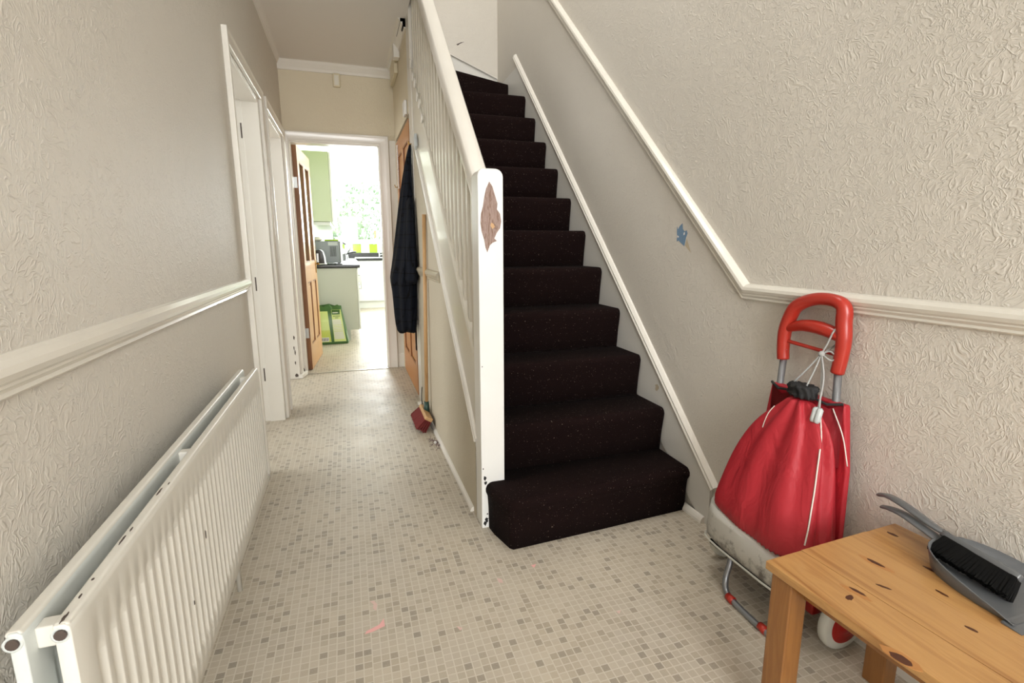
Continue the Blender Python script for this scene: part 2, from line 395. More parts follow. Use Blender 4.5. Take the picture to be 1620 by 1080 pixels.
# right wall (full height of the stairwell)
b = MB().box((XR, -2.6, 0), (XR+0.12, 4.9, 5.0))
wall_right = struct(b.build('wall_right', M['wallpaper']), 'right wall in embossed cream wallpaper rising beside the stairs', 'wall')
# end wall of the hall with the kitchen doorway
b = MB(); b.box((XL, YE, 0), (-0.412, YE+0.1, CEIL)).box((0.312, YE, 0), (XS+0.1, YE+0.1, CEIL)).box((-0.412, YE, 1.985), (0.312, YE+0.1, CEIL))
wall_back = struct(b.build('wall_back', M['wallpaper_warm_lit']), 'short end wall of the hall above the kitchen doorway', 'wall')
# end wall of the stairwell
b = MB().box((XS+0.1, 4.60, 0), (XR, 4.70, 5.0)).box((-0.6, 4.60, CEIL+0.2), (XS+0.1, 4.70, 5.0))
wall_stair_end = struct(b.build('wall_stair_end', M['wallpaper']), 'cream wallpapered wall closing the head of the stairs', 'wall')
# wall on the stair side of the hall, beyond the tall post
b = MB(); b.box((XS, 3.70, 2.02), (XS+0.08, YE, CEIL)).box((XS, 4.71, 0), (XS+0.08, YE, 2.02))
wall_cupboard = struct(b.build('wall_cupboard', M['wallpaper_warm_lit']), 'wallpapered wall above the understairs cupboard door', 'wall')
# triangular spandrel under the stairs
b = MB(); zt = lambda y: 0.275+0.884*(y-1.865)
b.prism([(XS, 1.905, 0), (XS, 3.57, 0), (XS, 3.57, zt(3.57)), (XS, 1.905, zt(1.905))], (0.0, 0, 0), (0.06, 0, 0))
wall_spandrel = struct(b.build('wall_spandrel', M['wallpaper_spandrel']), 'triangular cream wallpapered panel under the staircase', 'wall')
# ceilings
b = MB().box((-0.6, -2.6, CEIL), (XS, 4.9, CEIL+0.2)).box((XS, -2.6, CEIL), (XR, 1.25, CEIL+0.2))
ceiling = struct(b.build('ceiling', M['ceiling']), 'plain stippled grey-white ceiling over the narrow hall', 'ceiling')
b = MB().box((-0.7, -2.6, 5.0), (XR+0.12, 4.9, 5.1))
struct(b.build('ceiling_landing', M['white']), 'upper landing ceiling above the stairs', 'ceiling')
b = MB().box((-0.6, -2.6, CEIL+0.2), (-0.7, 4.9, 5.0))
struct(b.build('wall_landing', M['sidewall']), 'upper landing wall out of view', 'wall')
b = MB().box((-0.7, -2.7, -0.1), (XR+0.12, -2.6, 5.1))
struct(b.build('wall_front', M['sidewall']), 'front wall behind the camera', 'wall')
# side rooms on the left
b = MB(); b.box((-3.7, 1.9, 0), (T, 2.0, CEIL)).box((-3.7, 5.5, 0), (T, 5.6, CEIL)).box((-3.7, 1.9, 0), (-3.6, 5.6, CEIL))
struct(b.build('wall_side_room', M['sidewall']), 'pale side room walls glimpsed past the left door frames', 'wall')
b = MB().box((-3.7, 1.9, CEIL), (-0.6, 5.6, CEIL+0.1)); struct(b.build('ceiling_side_room', M['white']), 'side room ceiling', 'ceiling')

# coving
b = MB()
pf = [(0, 0), (0.012, 0), (0.02, 0.018), (0.045, 0.05), (0.055, 0.066), (0.07, 0.07), (0, 0.07)]
pr = lambda x, y: [(x, y-d, CEIL-0.07+h) for d, h in pf]
b.loft([pr(XL, YE), pr(XS, YE)])
struct(b.build('trim_1', M['paint']), 'white plaster coving where the end wall meets the ceiling', 'coving')
b = MB(); b.loft([[(XL+d*0.45, y, CEIL-0.035+h*0.5) for d, h in pf] for y in (-2.6, YE-0.03)])
struct(b.build('trim_2', M['ceiling']), 'small coving along the top of the left wall', 'coving')
b = MB(); b.loft([[(XS-d*0.8, y, CEIL-0.056+h*0.8) for d, h in pf] for y in (3.72, YE-0.03)])
struct(b.build('trim_3', M['paint']), 'short white coving at the top right of the hall beyond the stairs', 'coving')

# dado rails
DP = [(0, 0), (.007, 0), (.012, .004), (.010, .010), (.013, .014), (.017, .018), (.017, .022), (.022, .027), (.026, .036), (.024, .046), (.014, .055), (.004, .058), (0, .058)]
b = MB(); b.loft([[(XL+d, y, 0.921+h) for d, h in DP] for y in (-2.6, 2.585)])
struct(b.build('trim_4', M['dado'], bevel=0), 'white moulded dado rail on the left wall', 'dado rail')
b = MB()
sl = 0.912; ang = math.atan(sl); K = Vector((XR, 1.470, 0.933))
nrm = Vector((0, -math.sin(ang), math.cos(ang)))
bis = Vector((0, -math.tan(ang/2), 1))
r0 = [(XR-d, -2.6, 0.933+h*0.96) for d, h in DP]
r1 = [tuple(K+bis*h*0.96+Vector((-d, 0, 0))) for d, h in DP]
e = Vector((XR, 4.45, 0.933+sl*(4.45-1.47)))
r2 = [tuple(e+nrm*h*0.96+Vector((-d, 0, 0))) for d, h in DP]
b.loft([r0, r1, r2])
struct(b.build('trim_5', M['dado']), 'white moulded dado rail bending up the right wall beside the stairs', 'dado rail')
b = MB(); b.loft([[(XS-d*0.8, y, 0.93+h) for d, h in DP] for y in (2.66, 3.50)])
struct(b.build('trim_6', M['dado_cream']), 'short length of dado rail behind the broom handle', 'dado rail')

# ---- door frames on the left wall
AP = [(0, 0), (0, .016), (.006, .020), (.012, .016), (.040, .018), (.048, .024), (.055, .024), (.055, 0)]   # across the width from the opening outward, height off the wall
def frame_sweep(b, y0, y1, zt, wd, prof=AP, x=XL):
    k = wd/0.055
    R_ = []
    for (yy, zz, sy, sz) in ((y0, 0, -1, 0), (y0, zt, -1, 1), (y1, zt, 1, 1), (y1, 0, 1, 0)):
        R_.append([(x+h, yy+sy*wv*k, zz+sz*wv*k) for wv, h in prof])
    b.loft(R_)
b = MB()
frame_sweep(b, 2.645, 3.520, 1.980, 0.058)
f1 = struct(b.build('door_1', M['paint'], bevel=0.003), 'white painted door frame nearest on the left wall', 'door frame')
b = MB(); b.box((T, 2.640, 0), (XL, 2.655, 1.99)); b.box((T, 3.490, 0), (XL+0.001, 3.52, 1.99)); b.box((T, 2.64, 1.965), (XL, 3.52, 1.99))
b.box((T+0.045, 3.478, 0), (XL, 3.492, 1.966)); b.box((T+0.045, 2.655, 0), (XL, 2.667, 1.966)).box((T+0.045, 2.655, 1.953), (XL, 3.49, 1.966))
b.build('door_lining', M['paint'], f1, bevel=0.002)
for z in (1.75, 0.85, 0.27):
    h = MB(); h.box((T+0.030, 3.4885, z), (T+0.037, 3.4895, z+0.085)); h.build('hinge', M['chip'], f1)
b = MB(); b.box((-1.33, 3.53, 0.01), (T-0.004, 3.565, 1.96))
b.build('door_leaf', M['paint'], f1, bevel=0.003)
b = MB()
frame_sweep(b, 3.755, 4.635, 1.985, 0.060)
f2 = struct(b.build('door_2', M['paint'], bevel=0.003), 'second white door frame on the left wall beside the kitchen doorway', 'door frame')
b = MB(); b.box((T, 3.750, 0), (XL, 3.765, 1.99)); b.box((T, 4.60, 0), (XL+0.001, 4.635, 1.99)); b.box((T, 3.75, 1.965), (XL, 4.635, 1.99))
b.build('door_lining', M['paint'], f2, bevel=0.002)
b = MB()
for (x, z, rx, rz, s) in ((-0.478, 0.36, .008, .022, 1), (-0.484, 0.27, .006, .02, 2), (-0.478, 0.23, .007, .03, 3), (-0.482, 0.14, .006, .02, 4), (-0.478, 0.03, .02, .022, 5)):
    b.prism([(px, 4.5992, pz) for px, pz in blob(x, z, rx, rz, 12, 0.5, s)], (0, 0, 0), (0, 0.0006, 0))
tag(b.build('paint_chip', M['chip'], f2), kind='stuff')

# ---- kitchen doorway frame
b = MB()
b.loft([[(-0.408-wl_*hk, YE-h, zz+(wv/0.055*0.078 if zz else 0)) for wl_, wv, h in [(q[0], q[0], q[1]) for q in AP]] for zz, hk in ((0, 0.78), (1.982, 0.78))]+[[(0.308+wv*1.55, YE-h, zz+(wv/0.055*0.078 if zz else 0)) for wv, h in AP] for zz in (1.982, 0)])
f3 = struct(b.build('door_3', M['paint'], bevel=0.003), 'white painted frame around the open kitchen doorway', 'door frame')
b = MB(); b.box((-0.414, YE-0.005, 0), (-0.405, YE+0.105, 1.985)).box((0.303, YE-0.005, 0), (0.314, YE+0.105, 1.985)).box((-0.412, YE-0.005, 1.972), (0.312, YE+0.105, 1.987))
b.build('door_lining', M['paint'], f3)
b = MB(); b.box((0.400, YE-0.008, 0), (XS, YE-0.001, 2.03)); b.box((0.398, YE-0.014, 0.0), (XS, YE-0.008, 0.13))
b.build('filler_board', M['paint'], f3, bevel=0.002)
b = MB(); b.box((-0.405, 4.735, 0.0), (0.303, 4.765, 0.005)); b.build('threshold_strip', M['threshold'], f3, bevel=0.002)
b = MB(); b.prism([(px, YE-0.0268, pz) for px, pz in blob(-0.434, 0.03, 0.012, 0.03, 10, 0.4, 3)], (0, 0, 0), (0, 0.001, 0))
b.build('paint_chip', M['chip'], f3)
# stub of baseboard by the left of the kitchen door
b = MB(); b.obox((-0.425, 4.66, 0.02), (0.022, 0.15, 0.035), Matrix.Rotation(R(-12), 3, 'Z')); struct(b.build('baseboard_left', M['paint'], bevel=0.003), 'loose white stub of baseboard at the foot of the kitchen door frame', 'baseboard')

# ---- pine kitchen door (open)
def panel_door(name, label, org, ang, width, height, mat, edge, glass_top, kind_label):
    """leaf runs from org along direction ang (about z); thickness 0.04"""
    root = empty(name, org, label, kind_label, kind='structure')
    ux = Vector((math.cos(ang), math.sin(ang), 0)); uy = Vector((-math.sin(ang), math.cos(ang), 0)); O = Vector(org)
    rot = Matrix((ux, uy, (0, 0, 1))).transposed()
    def bx(bm, u0, u1, z0, z1, t0=-0.02, t1=0.02):
        bm.obox(O+ux*(u0+u1)/2+uy*(t0+t1)/2+Vector((0, 0, (z0+z1)/2)), (u1-u0, t1-t0, z1-z0), rot)
    W, H = width, height
    for nm, (u0, u1, z0, z1) in dict(stile=(0, 0.10, 0.005, H)).items():
        bm = MB(); bx(bm, u0, u1, z0, z1); bm.build('stile', mat, root, bevel=0.002)
    bm = MB(); bx(bm, W-0.10, W, 0.005, H); bm.build('stile', mat, root, bevel=0.002)
    mid0 = W/2-0.05; mid1 = W/2+0.05
    bm = MB(); bx(bm, mid0, mid1, 0.22, 0.80); bx(bm, mid0, mid1, 0.98, H-0.12); bm.build('mullion', mat, root, bevel=0.002)
    for z0, z1 in ((0.005, 0.22), (0.80, 0.98), (H-0.12, H)):
        bm = MB(); bx(bm, 0.10, W-0.10, z0, z1); bm.build('door_rail', mat, root, bevel=0.002)
    for u0, u1 in ((0.10, mid0), (mid1, W-0.10)):
        bm = MB(); bx(bm, u0, u1, 0.22, 0.80, -0.008, 0.008); bx(bm, u0+0.04, u1-0.04, 0.26, 0.76, -0.013, 0.013); bm.build('door_panel', mat, root, bevel=0.003)
        bm = MB()
        for s in (-1, 1):
            for a in ((u0, u0+0.012, 0.22, 0.80), (u1-0.012, u1, 0.22, 0.80), (u0, u1, 0.22, 0.232), (u0, u1, 0.788, 0.80), (u0, u0+0.012, 0.98, H-0.12), (u1-0.012, u1, 0.98, H-0.12), (u0, u1, 0.98, 0.992), (u0, u1, H-0.132, H-0.12)):
                bx(bm, *a, *( (0.008, 0.018) if s > 0 else (-0.018, -0.008)))
        bm.build('bead_moulding', edge, root)
        bm = MB(); bx(bm, u0, u1, 0.98, H-0.12, *((-0.003, 0.003) if glass_top else (-0.008, 0.008)))
        bm.build('glass_pane' if glass_top else 'door_panel', M['glass'] if glass_top else mat, root)
    return root, bx
kd, bx = panel_door('door_4', 'open pine kitchen door with two tall glass panes over two panels', (-0.388, 4.90, 0), math.atan2(0.74, 0.055), 0.74, 1.975, M['door_pine'], M['door_pine_dark'], True, 'door')
bm = MB(); bx(bm, -0.003, 0.0, 0.005, 1.975, -0.02, 0.02); bm.build('door_edge', M['door_pine_dark'], kd)
for z in (1.62, 0.30):
    bm = MB(); bx(bm, -0.006, -0.003, z, z+0.09, -0.010, 0.018); bm.build('hinge', M['steel'], kd)
bm = MB(); bx(bm, 0.66, 0.70, 0.86, 0.99, -0.026, -0.020); bm.tube([(-0.345, 5.58, 0.95), (-0.29, 5.58, 0.95), (-0.285, 5.50, 0.95)], 0.008, 8); bm.build('door_handle', M['brass'], kd, smooth=True)
cd, bx = panel_door('door_5', 'orange pine panelled door of the cupboard under the stairs, behind the hanging coat', (XS+0.018, 3.76, 0), R(90), 0.93, 1.99, M['door_pine_orange'], M['door_pine_dark'], False, 'door')
bm = MB(); bm.tube([(XS-0.006, 4.60, 1.62), (XS-0.03, 4.60, 1.62), (XS-0.035, 4.60, 1.64)], 0.004, 8); bm.build('brass_hook', M['brass'], cd, smooth=True)
# beads hanging on the cupboard door
bm = MB(); random.seed(3)
for i in range(24):
    z = 1.935-i*0.0145
    for dy in (0, 0.02):
        bmesh.ops.create_icosphere(bm.bm, subdivisions=1, radius=0.0075, matrix=Matrix.Translation((XS-0.013, 4.47+dy+0.004*math.sin(i), z)))
tag(bm.build('bead_necklace', M['whiteplastic'], smooth=True), 'string of small white beads hanging on the cupboard door', 'beads')

# ------------------------------------------------------------------ staircase
RISE, RUN = 0.2024, 0.2145
yn = lambda n: 1.665+RUN*(n-1)
zn = lambda n: 0.196+RISE*(n-1)
stair = empty('staircase', (0.95, 1.70, 0), 'steep white-painted wooden staircase carpeted in near-black brown, climbing the right wall', 'staircase')
def step_profile(n, run=RUN+0.02):
    y, z = yn(n), zn(n); r = 0.022
    zb = z-RISE if n > 1 else 0
    P = [(y+0.022, zb), (y+0.012, z-0.11), (y+0.002, z-0.05)]
    for k in range(7):
        a = R(180-15*k); P.append((y+r+r*math.cos(a)-0.002*(k == 0), z-r+r*math.sin(a)))
    P += [(y+run, z), (y+run, z-0.03)]
    P += [(y+0.06, z-0.03), (y+0.05, zb)]
    return P
XC0, XC1 = 0.515, 1.331
for n in range(2, 12):
    P = step_profile(n); b = MB()
    ring = lambda x, ins: [(x, (py if py > yn(n)+0.045 else py+ins), pz-ins*0.6) for py, pz in P]
    b.loft([ring(XC0, 0.0), ring(XC1-0.012, 0.0), ring(XC1-0.004, 0.003), ring(XC1, 0.010)])
    b.build('stair_tread_carpet', M['carpet'], stair, smooth=True)
# bottom step wraps the newel
def bottom_step():
    z1 = 0.197; b = MB()
    plan = [(0.551, 1.93), (0.551, 1.816), (0.481, 1.816), (0.488, 1.76), (0.517, 1.652), (0.528, 1.640), (0.545, 1.640), (0.90, 1.662), (1.25, 1.688), (1.318, 1.693), (1.331, 1.705), (1.333, 1.93)]
    c = Vector((0.95, 1.86, 0))
    def off(p, d):
        x, y = p
        if y > 1.81: # only sides
            return (x+(0.0 if abs(x-0.551) < .001 else (-d if x < 0.8 else d)), y)
        v = Vector((x, y, 0))-Vector((0.95, 1.95, 0)); 
        dx = -d if x < 0.60 else (d if x > 1.30 else 0); dy = -d if y < 1.72 else 0
        return (x+dx, y+dy)
    levels = [(0.0, 0.0), (0.09, 0.001), (0.140, 0.004), (0.158, 0.011), (0.172, 0.011), (0.185, 0.006), (0.193, -0.003), (0.197, -0.014)]
    b.loft([[(*off(p, d if i == 0 else d), z) for p in plan] for i, (z, d) in enumerate(levels)])
    return b.build('bottom_tread_carpet', M['carpet'], stair, smooth=True, bevel=0)
bottom_step()
# winders
b = MB(); pl = [(0.53, 3.90), (0.80, 4.017), (1.05, 4.128), (1.333, 4.252), (1.333, 4.60), (0.53, 4.60)]
b.loft([[(x, y, z) for x, y in pl] for z in (2.20, 2.400)]+[[(x, y+0.006, z) for x, y in pl] for z in (2.418,)]+[[(x, y+0.02, 2.425) for x, y in pl]])
b.build('winder_carpet', M['carpet'], stair, smooth=False)
b = MB(); pl = [(0.50, 3.98), (0.60, 4.14), (0.68, 4.60), (0.50, 4.60)]
b.loft([[(x, y, z) for x, y in pl] for z in (2.42, 2.62)]+[[(x, y+0.012, 2.63) for x, y in pl]]); b.build('winder_carpet', M['carpet'], stair)
b = MB(); b.box((0.53, yn(11)+0.2, 2.15), (1.333, 4.30, 2.22)); b.build('winder_carpet', M['carpet'], stair)
# wall string (white board) + capping trim on the right wall
S0 = (1.545, 0.158); S1 = (4.105, 2.568); sst = (S1[1]-S0[1])/(S1[0]-S0[0]); aa = math.atan(sst)
zs = lambda y: S0[1]+sst*(y-S0[0])
b = MB(); b.prism([(XR-0.012, 1.555, 0.0), (XR-0.012, 1.60, 0.0), (XR-0.012, 4.60, 2.30), (XR-0.012, 4.60, 2.47), (XR-0.012, 4.02, zs(4.02)), (XR-0.012, 1.555, zs(1.555))], (0, 0, 0), (0.0115, 0, 0))
b.build('wall_string', M['paint_string'], stair)
b = MB(); n2 = Vector((0, -math.sin(aa), math.cos(aa)))
TP = [(0, 0), (.020, 0), (.022, .006), (.018, .014), (.020, .022), (.012, .030), (.008, .034), (0, .036)]
b.loft([[tuple(Vector((XR-d, y, z))+n2*h) for d, h in TP] for y, z in (S0, S1)]); b.build('string_capping', M['paint'], stair)
b = MB(); b.box((XR-0.0125, 1.512, 0), (XR-0.0005, 1.545, 0.125)); b.build('bare_plaster_edge', M['tornbeige'], stair)
b = MB(); b.prism([(XR-0.0128, py, pz) for py, pz in blob(1.955, 0.475, 0.020, 0.020, 12, 0.5, 2)], (0, 0, 0), (0.0006, 0, 0)); b.build('bare_wood_patch', M['tornbeige'], stair)
# end wall string above the winders
b = MB(); b.prism([(1.333, 4.585, 2.42), (0.50, 4.585, 2.42), (0.50, 4.585, 2.865), (0.75, 4.585, 2.768), (1.333, 4.585, 2.552)], (0, 0, 0), (0, 0.0145, 0)); b.build('wall_string', M['paint_string'], stair)
b = MB(); b.loft([[(0.50, 4.585-d*0.8, 2.865+h*0.4) for d, h in TP], [(1.333, 4.585-d*0.8, 2.552+h*0.4) for d, h in TP]]); b.build('string_capping', M['paint'], stair)
# outer string on the hall side
top = lambda y: 0.645+0.958*(y-1.90); bot = lambda y: 0.30+0.905*(y-1.865)
b = MB(); b.prism([(XS+0.006, 1.90, bot(1.90)), (XS+0.006, 3.62, bot(3.62)), (XS+0.006, 3.62, top(3.62)-0.02), (XS+0.006, 1.90, top(1.90))], (0, 0, 0), (0.035, 0, 0))
b.build('outer_string', M['paint_cream'], stair, bevel=0.003)
b = MB(); ab = math.atan(0.905); nb = Vector((0, -math.sin(ab), math.cos(ab)))
OP = [(0, 0), (.012, 0), (.014, .006), (.009, .012), (.012, .018), (.012, .026), (.006, .034), (0, .036)]
b.loft([[tuple(Vector((XS+0.006-d, y, bot(y)-0.01))+nb*h) for d, h in OP] for y in (1.912, 3.60)]); b.build('string_moulding', M['paint'], stair)
b = MB(); ab = math.atan(0.958); nb = Vector((0, -math.sin(ab), math.cos(ab)))
b.loft([[tuple(Vector((XS+0.003+d, y, top(y)))+nb*h) for d, h in ((0, -.016), (.0, 0.0), (.006, .010), (.048, .010), (.054, 0), (.054, -.016))] for y in (1.912, 3.61)]); b.build('string_capping', M['paint_cream'], stair)
# newel post
b = MB(); ch = 0.016
def sq(x0, x1, y0, y1, z, c): return [(x0+c, y0, z), (x1-c, y0, z), (x1, y0+c, z), (x1, y1-c, z), (x1-c, y1, z), (x0+c, y1, z), (x0, y1-c, z), (x0, y0+c, z)]
nx0, nx1, ny0, ny1 = XS, 0.549, 1.818, 1.913
rings = [sq(nx0, nx1, ny0, ny1, 0, .002), sq(nx0, nx1, ny0, ny1, 1.365, .002)]
for k in range(1, 6):
    a = R(18*k); q = 0.028*(1-math.cos(a)); rings.append(sq(nx0+q, nx1-q, ny0+q*0.6, ny1-q*0.6, 1.365+0.030*math.sin(a), .003))
b.loft(rings); newel = tag(b.build('newel_post', M['paint_clean'], stair, smooth=False, bevel=0.003), 'square white newel post with a patch of paint knocked off')
pk = [(774, 287), (779, 295), (784, 312), (787, 322), (786, 331), (791, 338), (793, 350), (791, 361), (786, 368), (782, 377), (786, 381), (779, 384), (775, 388), (771, 399), (768, 391), (766, 379), (762, 366), (760, 352), (761, 338), (764, 326), (766, 312), (769, 298)]
def unp(px, py, y):
    d = rt*((px-810)/800)-up*((py-540)/800)+fw; s = y/d.y; return (d.x*s, y, 1.12+d.z*s)
b = MB(); b.prism([unp(px, py, ny0-0.0012) for px, py in pk], (0, 0, 0), (0, 0.001, 0)); b.build('bare_wood_patch', M['barewood'], newel)
b = MB(); b.prism([unp(px, py, ny0-0.0018) for px, py in ((777, 352), (781, 354), (783, 359), (779, 362), (776, 357))], (0, 0, 0), (0, 0.0006, 0)); b.build('splinter', M['handle_wood'], newel)
b = MB()
for (x, z, rx, rz, s) in ((0.467, 0.215, .008, .012, 1), (0.470, 0.195, .009, .010, 6), (0.472, 0.035, .010, .013, 2), (0.466, 0.020, .008, .014, 4), (0.476, 0.06, .005, .004, 5), (0.461, 0.255, .003, .004, 7), (0.462, 0.67, .002, .003, 8)):
    b.prism([(px, ny0-0.0012, pz) for px, pz in blob(x, z, rx, rz, 12, 0.55, s)], (0, 0, 0), (0, 0.0008, 0))
tag(b.build('paint_chip', M['dark'], newel), kind='stuff')
# upper newel / tall post
b = MB(); b.box((XS-0.002, 3.56, 0), (XS+0.07, 3.72, 3.2)); b.build('tall_post', M['paint'], stair, bevel=0.004)
# handrail
rb = lambda y: 1.303+0.956*(y-1.92)
ab = math.atan(0.956); nb = Vector((0, -math.sin(ab), math.cos(ab)))
RP = [(0, 0), (0.074, 0), (0.078, 0.006), (0.078, 0.036), (0.070, 0.050), (0.052, 0.056), (0.026, 0.056), (0.008, 0.050), (0.0, 0.036)]
def rr(y, cut=False):
    out = []
    for d, h in RP:
        p = Vector((XS-0.0005+d, y, rb(y)))+nb*h
        if cut: p = Vector((p.x, y, rb(y)+h/math.cos(ab)))
        out.append(tuple(p))
    return out
b = MB(); b.loft([rr(1.9135, True), rr(2.4), rr(3.0), rr(3.565, True)]); b.build('handrail', M['paint'], stair, smooth=False, bevel=0.003)
b = MB(); b.obox((XS+0.045, 3.06, rb(3.06)+0.083), (0.030, 0.04, 0.004), Matrix.Rotation(ab, 3, 'X')); b.build('bare_wood_patch', M['tornbeige'], stair)
# balusters
i = 0; y = 1.985
base_me = None
while y < 3.54:
    b = MB(); x0 = XS+0.016; ww = 0.031
    z0 = top(y)+0.008; z1 = rb(y)+0.004
    b.prism([(x0, y-ww/2, z0+(-ww/2)*0.958), (x0, y+ww/2, z0+(ww/2)*0.958), (x0, y+ww/2, z1+(ww/2)*0.956), (x0, y-ww/2, z1-(ww/2)*0.956)], (0, 0, 0), (ww, 0, 0))
    b.build('baluster', M['paint_cream'], stair, bevel=0.002)
    y += 0.086; i += 1
# back side of balustrade : inner string
b = MB(); b.prism([(0.495, 1.90, 0), (0.495, 3.62, 1.45), (0.495, 3.62, top(3.62)-0.03), (0.495, 1.90, top(1.90)-0.01)], (0, 0, 0), (0.022, 0, 0)); b.build('inner_string', M['paint_string'], stair)
# small scraps on the string: grey catch with broken plaster
c0 = tag(MB().obox((XS-0.008, 3.36, 1.765), (0.018, 0.05, 0.085), Matrix.Rotation(R(-18), 3, 'X')).build('plastic_clip', M['toggle'], bevel=0.006), 'small pale grey plastic clip fixed to the stair string', 'clip')
b = MB()
for k in range(6):
    yy = 3.54-k*0.085; b.obox((XS-0.001, yy, top(yy)+0.055-0.02*(k % 2)), (0.012, 0.035, 0.05), Matrix.Rotation(R(25+k*9), 3, 'X'))
tag(b.build('chipped_filler', M['paint'], stair, bevel=0.006), kind='stuff')

# baseboards / quarter rounds
b = MB(); q = [(0, 0), (0.020, 0), (0.019, 0.010), (0.014, 0.020), (0.008, 0.026), (0, 0.028)]
b.loft([[(XS-d*0.8, y, h*0.75) for d, h in q] for y in (1.96, 3.45)]); struct(b.build('baseboard_stairs', M['paint']), 'thin white quarter-round along the foot of the stair panel', 'baseboard')
b = MB(); b.loft([[(XR-0.0125-d, y, h) for d, h in q] for y in (1.575, 1.702)]); struct(b.build('baseboard_step', M['paint']), 'short white baseboard stub beside the bottom step', 'baseboard')
b = MB(); b.loft([[(XR-d*0.9, y, h*1.6) for d, h in q] for y in (-2.6, 1.49)]); struct(b.build('baseboard_right', M['paint']), 'white baseboard under the pine table on the right wall', 'baseboard')
b = MB(); b.loft([[(XL+d, y, h*3) for d, h in q] for y in (-2.6, 2.58)]); struct(b.build('baseboard_left.001', M['paint']), 'white baseboard below the radiator', 'baseboard')
# torn blue patch
def unx(px, py, x):
    d = rt*((px-810)/800)-up*((py-540)/800)+fw; s = x/d.x; return (x, d.y*s, 1.12+d.z*s)
tp = [(1079.5, 353), (1080, 362), (1083, 366), (1086, 364), (1087.5, 369), (1085, 376), (1082.5, 389), (1077, 384), (1073, 380), (1070.5, 382), (1071, 374), (1070.8, 368), (1071, 358), (1072.5, 363), (1075, 358)]
b = MB(); b.prism([unx(px, py, XR-0.0011) for px, py in tp], (0, 0, 0), (0.001, 0, 0)); b.build('torn_wallpaper_patch', M['blue'], wall_right)
b = MB(); b.prism([unx(px, py, XR-0.0016) for px, py in ((1081.5, 368), (1083.5, 367), (1083, 371), (1081.3, 372))], (0, 0, 0), (0.0006, 0, 0)); b.prism([unx(px, py, XR-0.0016) for px, py in ((1071.5, 372), (1074, 374), (1073, 376), (1071.5, 375))], (0, 0, 0), (0.0006, 0, 0)); b.build('torn_wallpaper_patch', M['whiteplastic'], wall_right)
b = MB(); b.prism([unx(px, py, XR-0.0008) for px, py in ((1083.5, 388), (1086.5, 377), (1089, 386), (1093, 400))], (0, 0, 0), (0.0007, 0, 0)); b.build('torn_wallpaper_patch', M['tornbeige'], wall_right)
b = MB(); b.prism([unp(px, py, 4.5992) for px, py in ((722, 70), (729, 67), (735, 66), (728, 69), (724, 72))], (0, 0, 0), (0, 0.0006, 0)); b.build('wall_scar', M['chip'], wall_stair_end)

# gap in the ceiling beside the tall post
b = MB(); b.box((XS-0.035, 3.72, CEIL-0.02), (XS-0.001, 3.98, CEIL+0.0)); b.box((XS-0.02, 3.72, CEIL-0.05), (XS-0.001, 3.80, CEIL-0.02)); b.build('ceiling_gap', M['dark'], ceiling)
# wall box, chime cover, bracket
b = MB(); b.box((XS-0.03, 4.30, 2.44), (XS-0.001, 4.66, 2.585)); bb = tag(b.build('wall_box', M['cream'], bevel=0.004), 'flat beige box high on the wall above the cupboard door', 'box')
b = MB(); b.box((XS-0.045, 4.14, 2.50), (XS-0.001, 4.22, 2.60)); tag(b.build('cable_cover', M['paint'], bevel=0.004), 'small white cover beside the beige box near the ceiling', 'cover')
b = MB(); b.box((XS-0.022, 3.80, 2.025), (XS-0.001, 3.90, 2.12)); tag(b.build('wall_bracket', M['whiteplastic'], bevel=0.006), 'small white bracket just above the cupboard door corner', 'bracket')
ch_ = empty('chime_box', (-0.004, YE, 2.42), 'beige oblong door chime on the end wall above the kitchen door', 'door chime')
b = MB(); b.box((-0.034, YE-0.030, 2.425), (0.026, YE-0.001, 2.532)); b.build('case', M['cream'], ch_, bevel=0.010, bseg=3)
b = MB(); b.box((-0.022, YE-0.034, 2.438), (0.014, YE-0.029, 2.515)); b.build('cover', M['cream_pale'], ch_, bevel=0.004)

# ------------------------------------------------------------------ radiator
rad = empty('radiator', (-0.39, 1.25, 0.25), 'white double-panel ribbed radiator on the left wall with chipped top edge', 'radiator')
RY0, RY1, RZ0, RZ1 = 0.650, 1.975, 0.248, 0.690
def rad_panel(xf, th, z1, name, mat, y0=RY0, y1=RY1, flutes=True):
    b = MB(); pitch = 0.0335; zl = [RZ0, RZ0+0.004, RZ0+0.045, RZ0+0.062, z1-0.085, z1-0.062, z1-0.012, z1-0.004, z1]
    rows = []
    ys = [y0]; dd = [0.0]
    y = y0+0.035
    while y < y1-0.035:
        for f, d in ((0, 0), (0.25, 0), (0.42, 1), (0.75, 1), (0.92, 0)): ys.append(y+pitch*f); dd.append(d)
        y += pitch
    ys.append(y1); dd.append(0.0)
    grid = []
    for k, z in enumerate(zl):
        fl = 0.0075 if (3 <= k <= 4 and flutes) else 0.0
        edge = {0: -0.004, 8: -0.006, 7: -0.001}.get(k, 0)
        grid.append([(xf+edge-fl*d, yy, z) for yy, d in zip(ys, dd)])
    V = [[b.bm.verts.new(p) for p in r] for r in grid]
    W = [[b.bm.verts.new((xf-th, yy, z)) for yy in ys] for z in (zl[0], zl[-1])]
    for r0, r1 in zip(V, V[1:]):
        for i in range(len(ys)-1): b.face([r0[i], r0[i+1], r1[i+1], r1[i]])
    n = len(ys)-1
    for i in range(n):
        b.face([V[-1][i], V[-1][i+1], W[1][i+1], W[1][i]]); b.face([V[0][i], V[0][i+1], W[0][i+1], W[0][i]]); b.face([W[0][i], W[0][i+1], W[1][i+1], W[1][i]])
    b.face([r[0] for r in V]+[W[1][0], W[0][0]]); b.face([r[-1] for r in V]+[W[1][-1], W[0][-1]])
    return b.build(name, mat, rad, smooth=True, bevel=0.0015, angle=50)
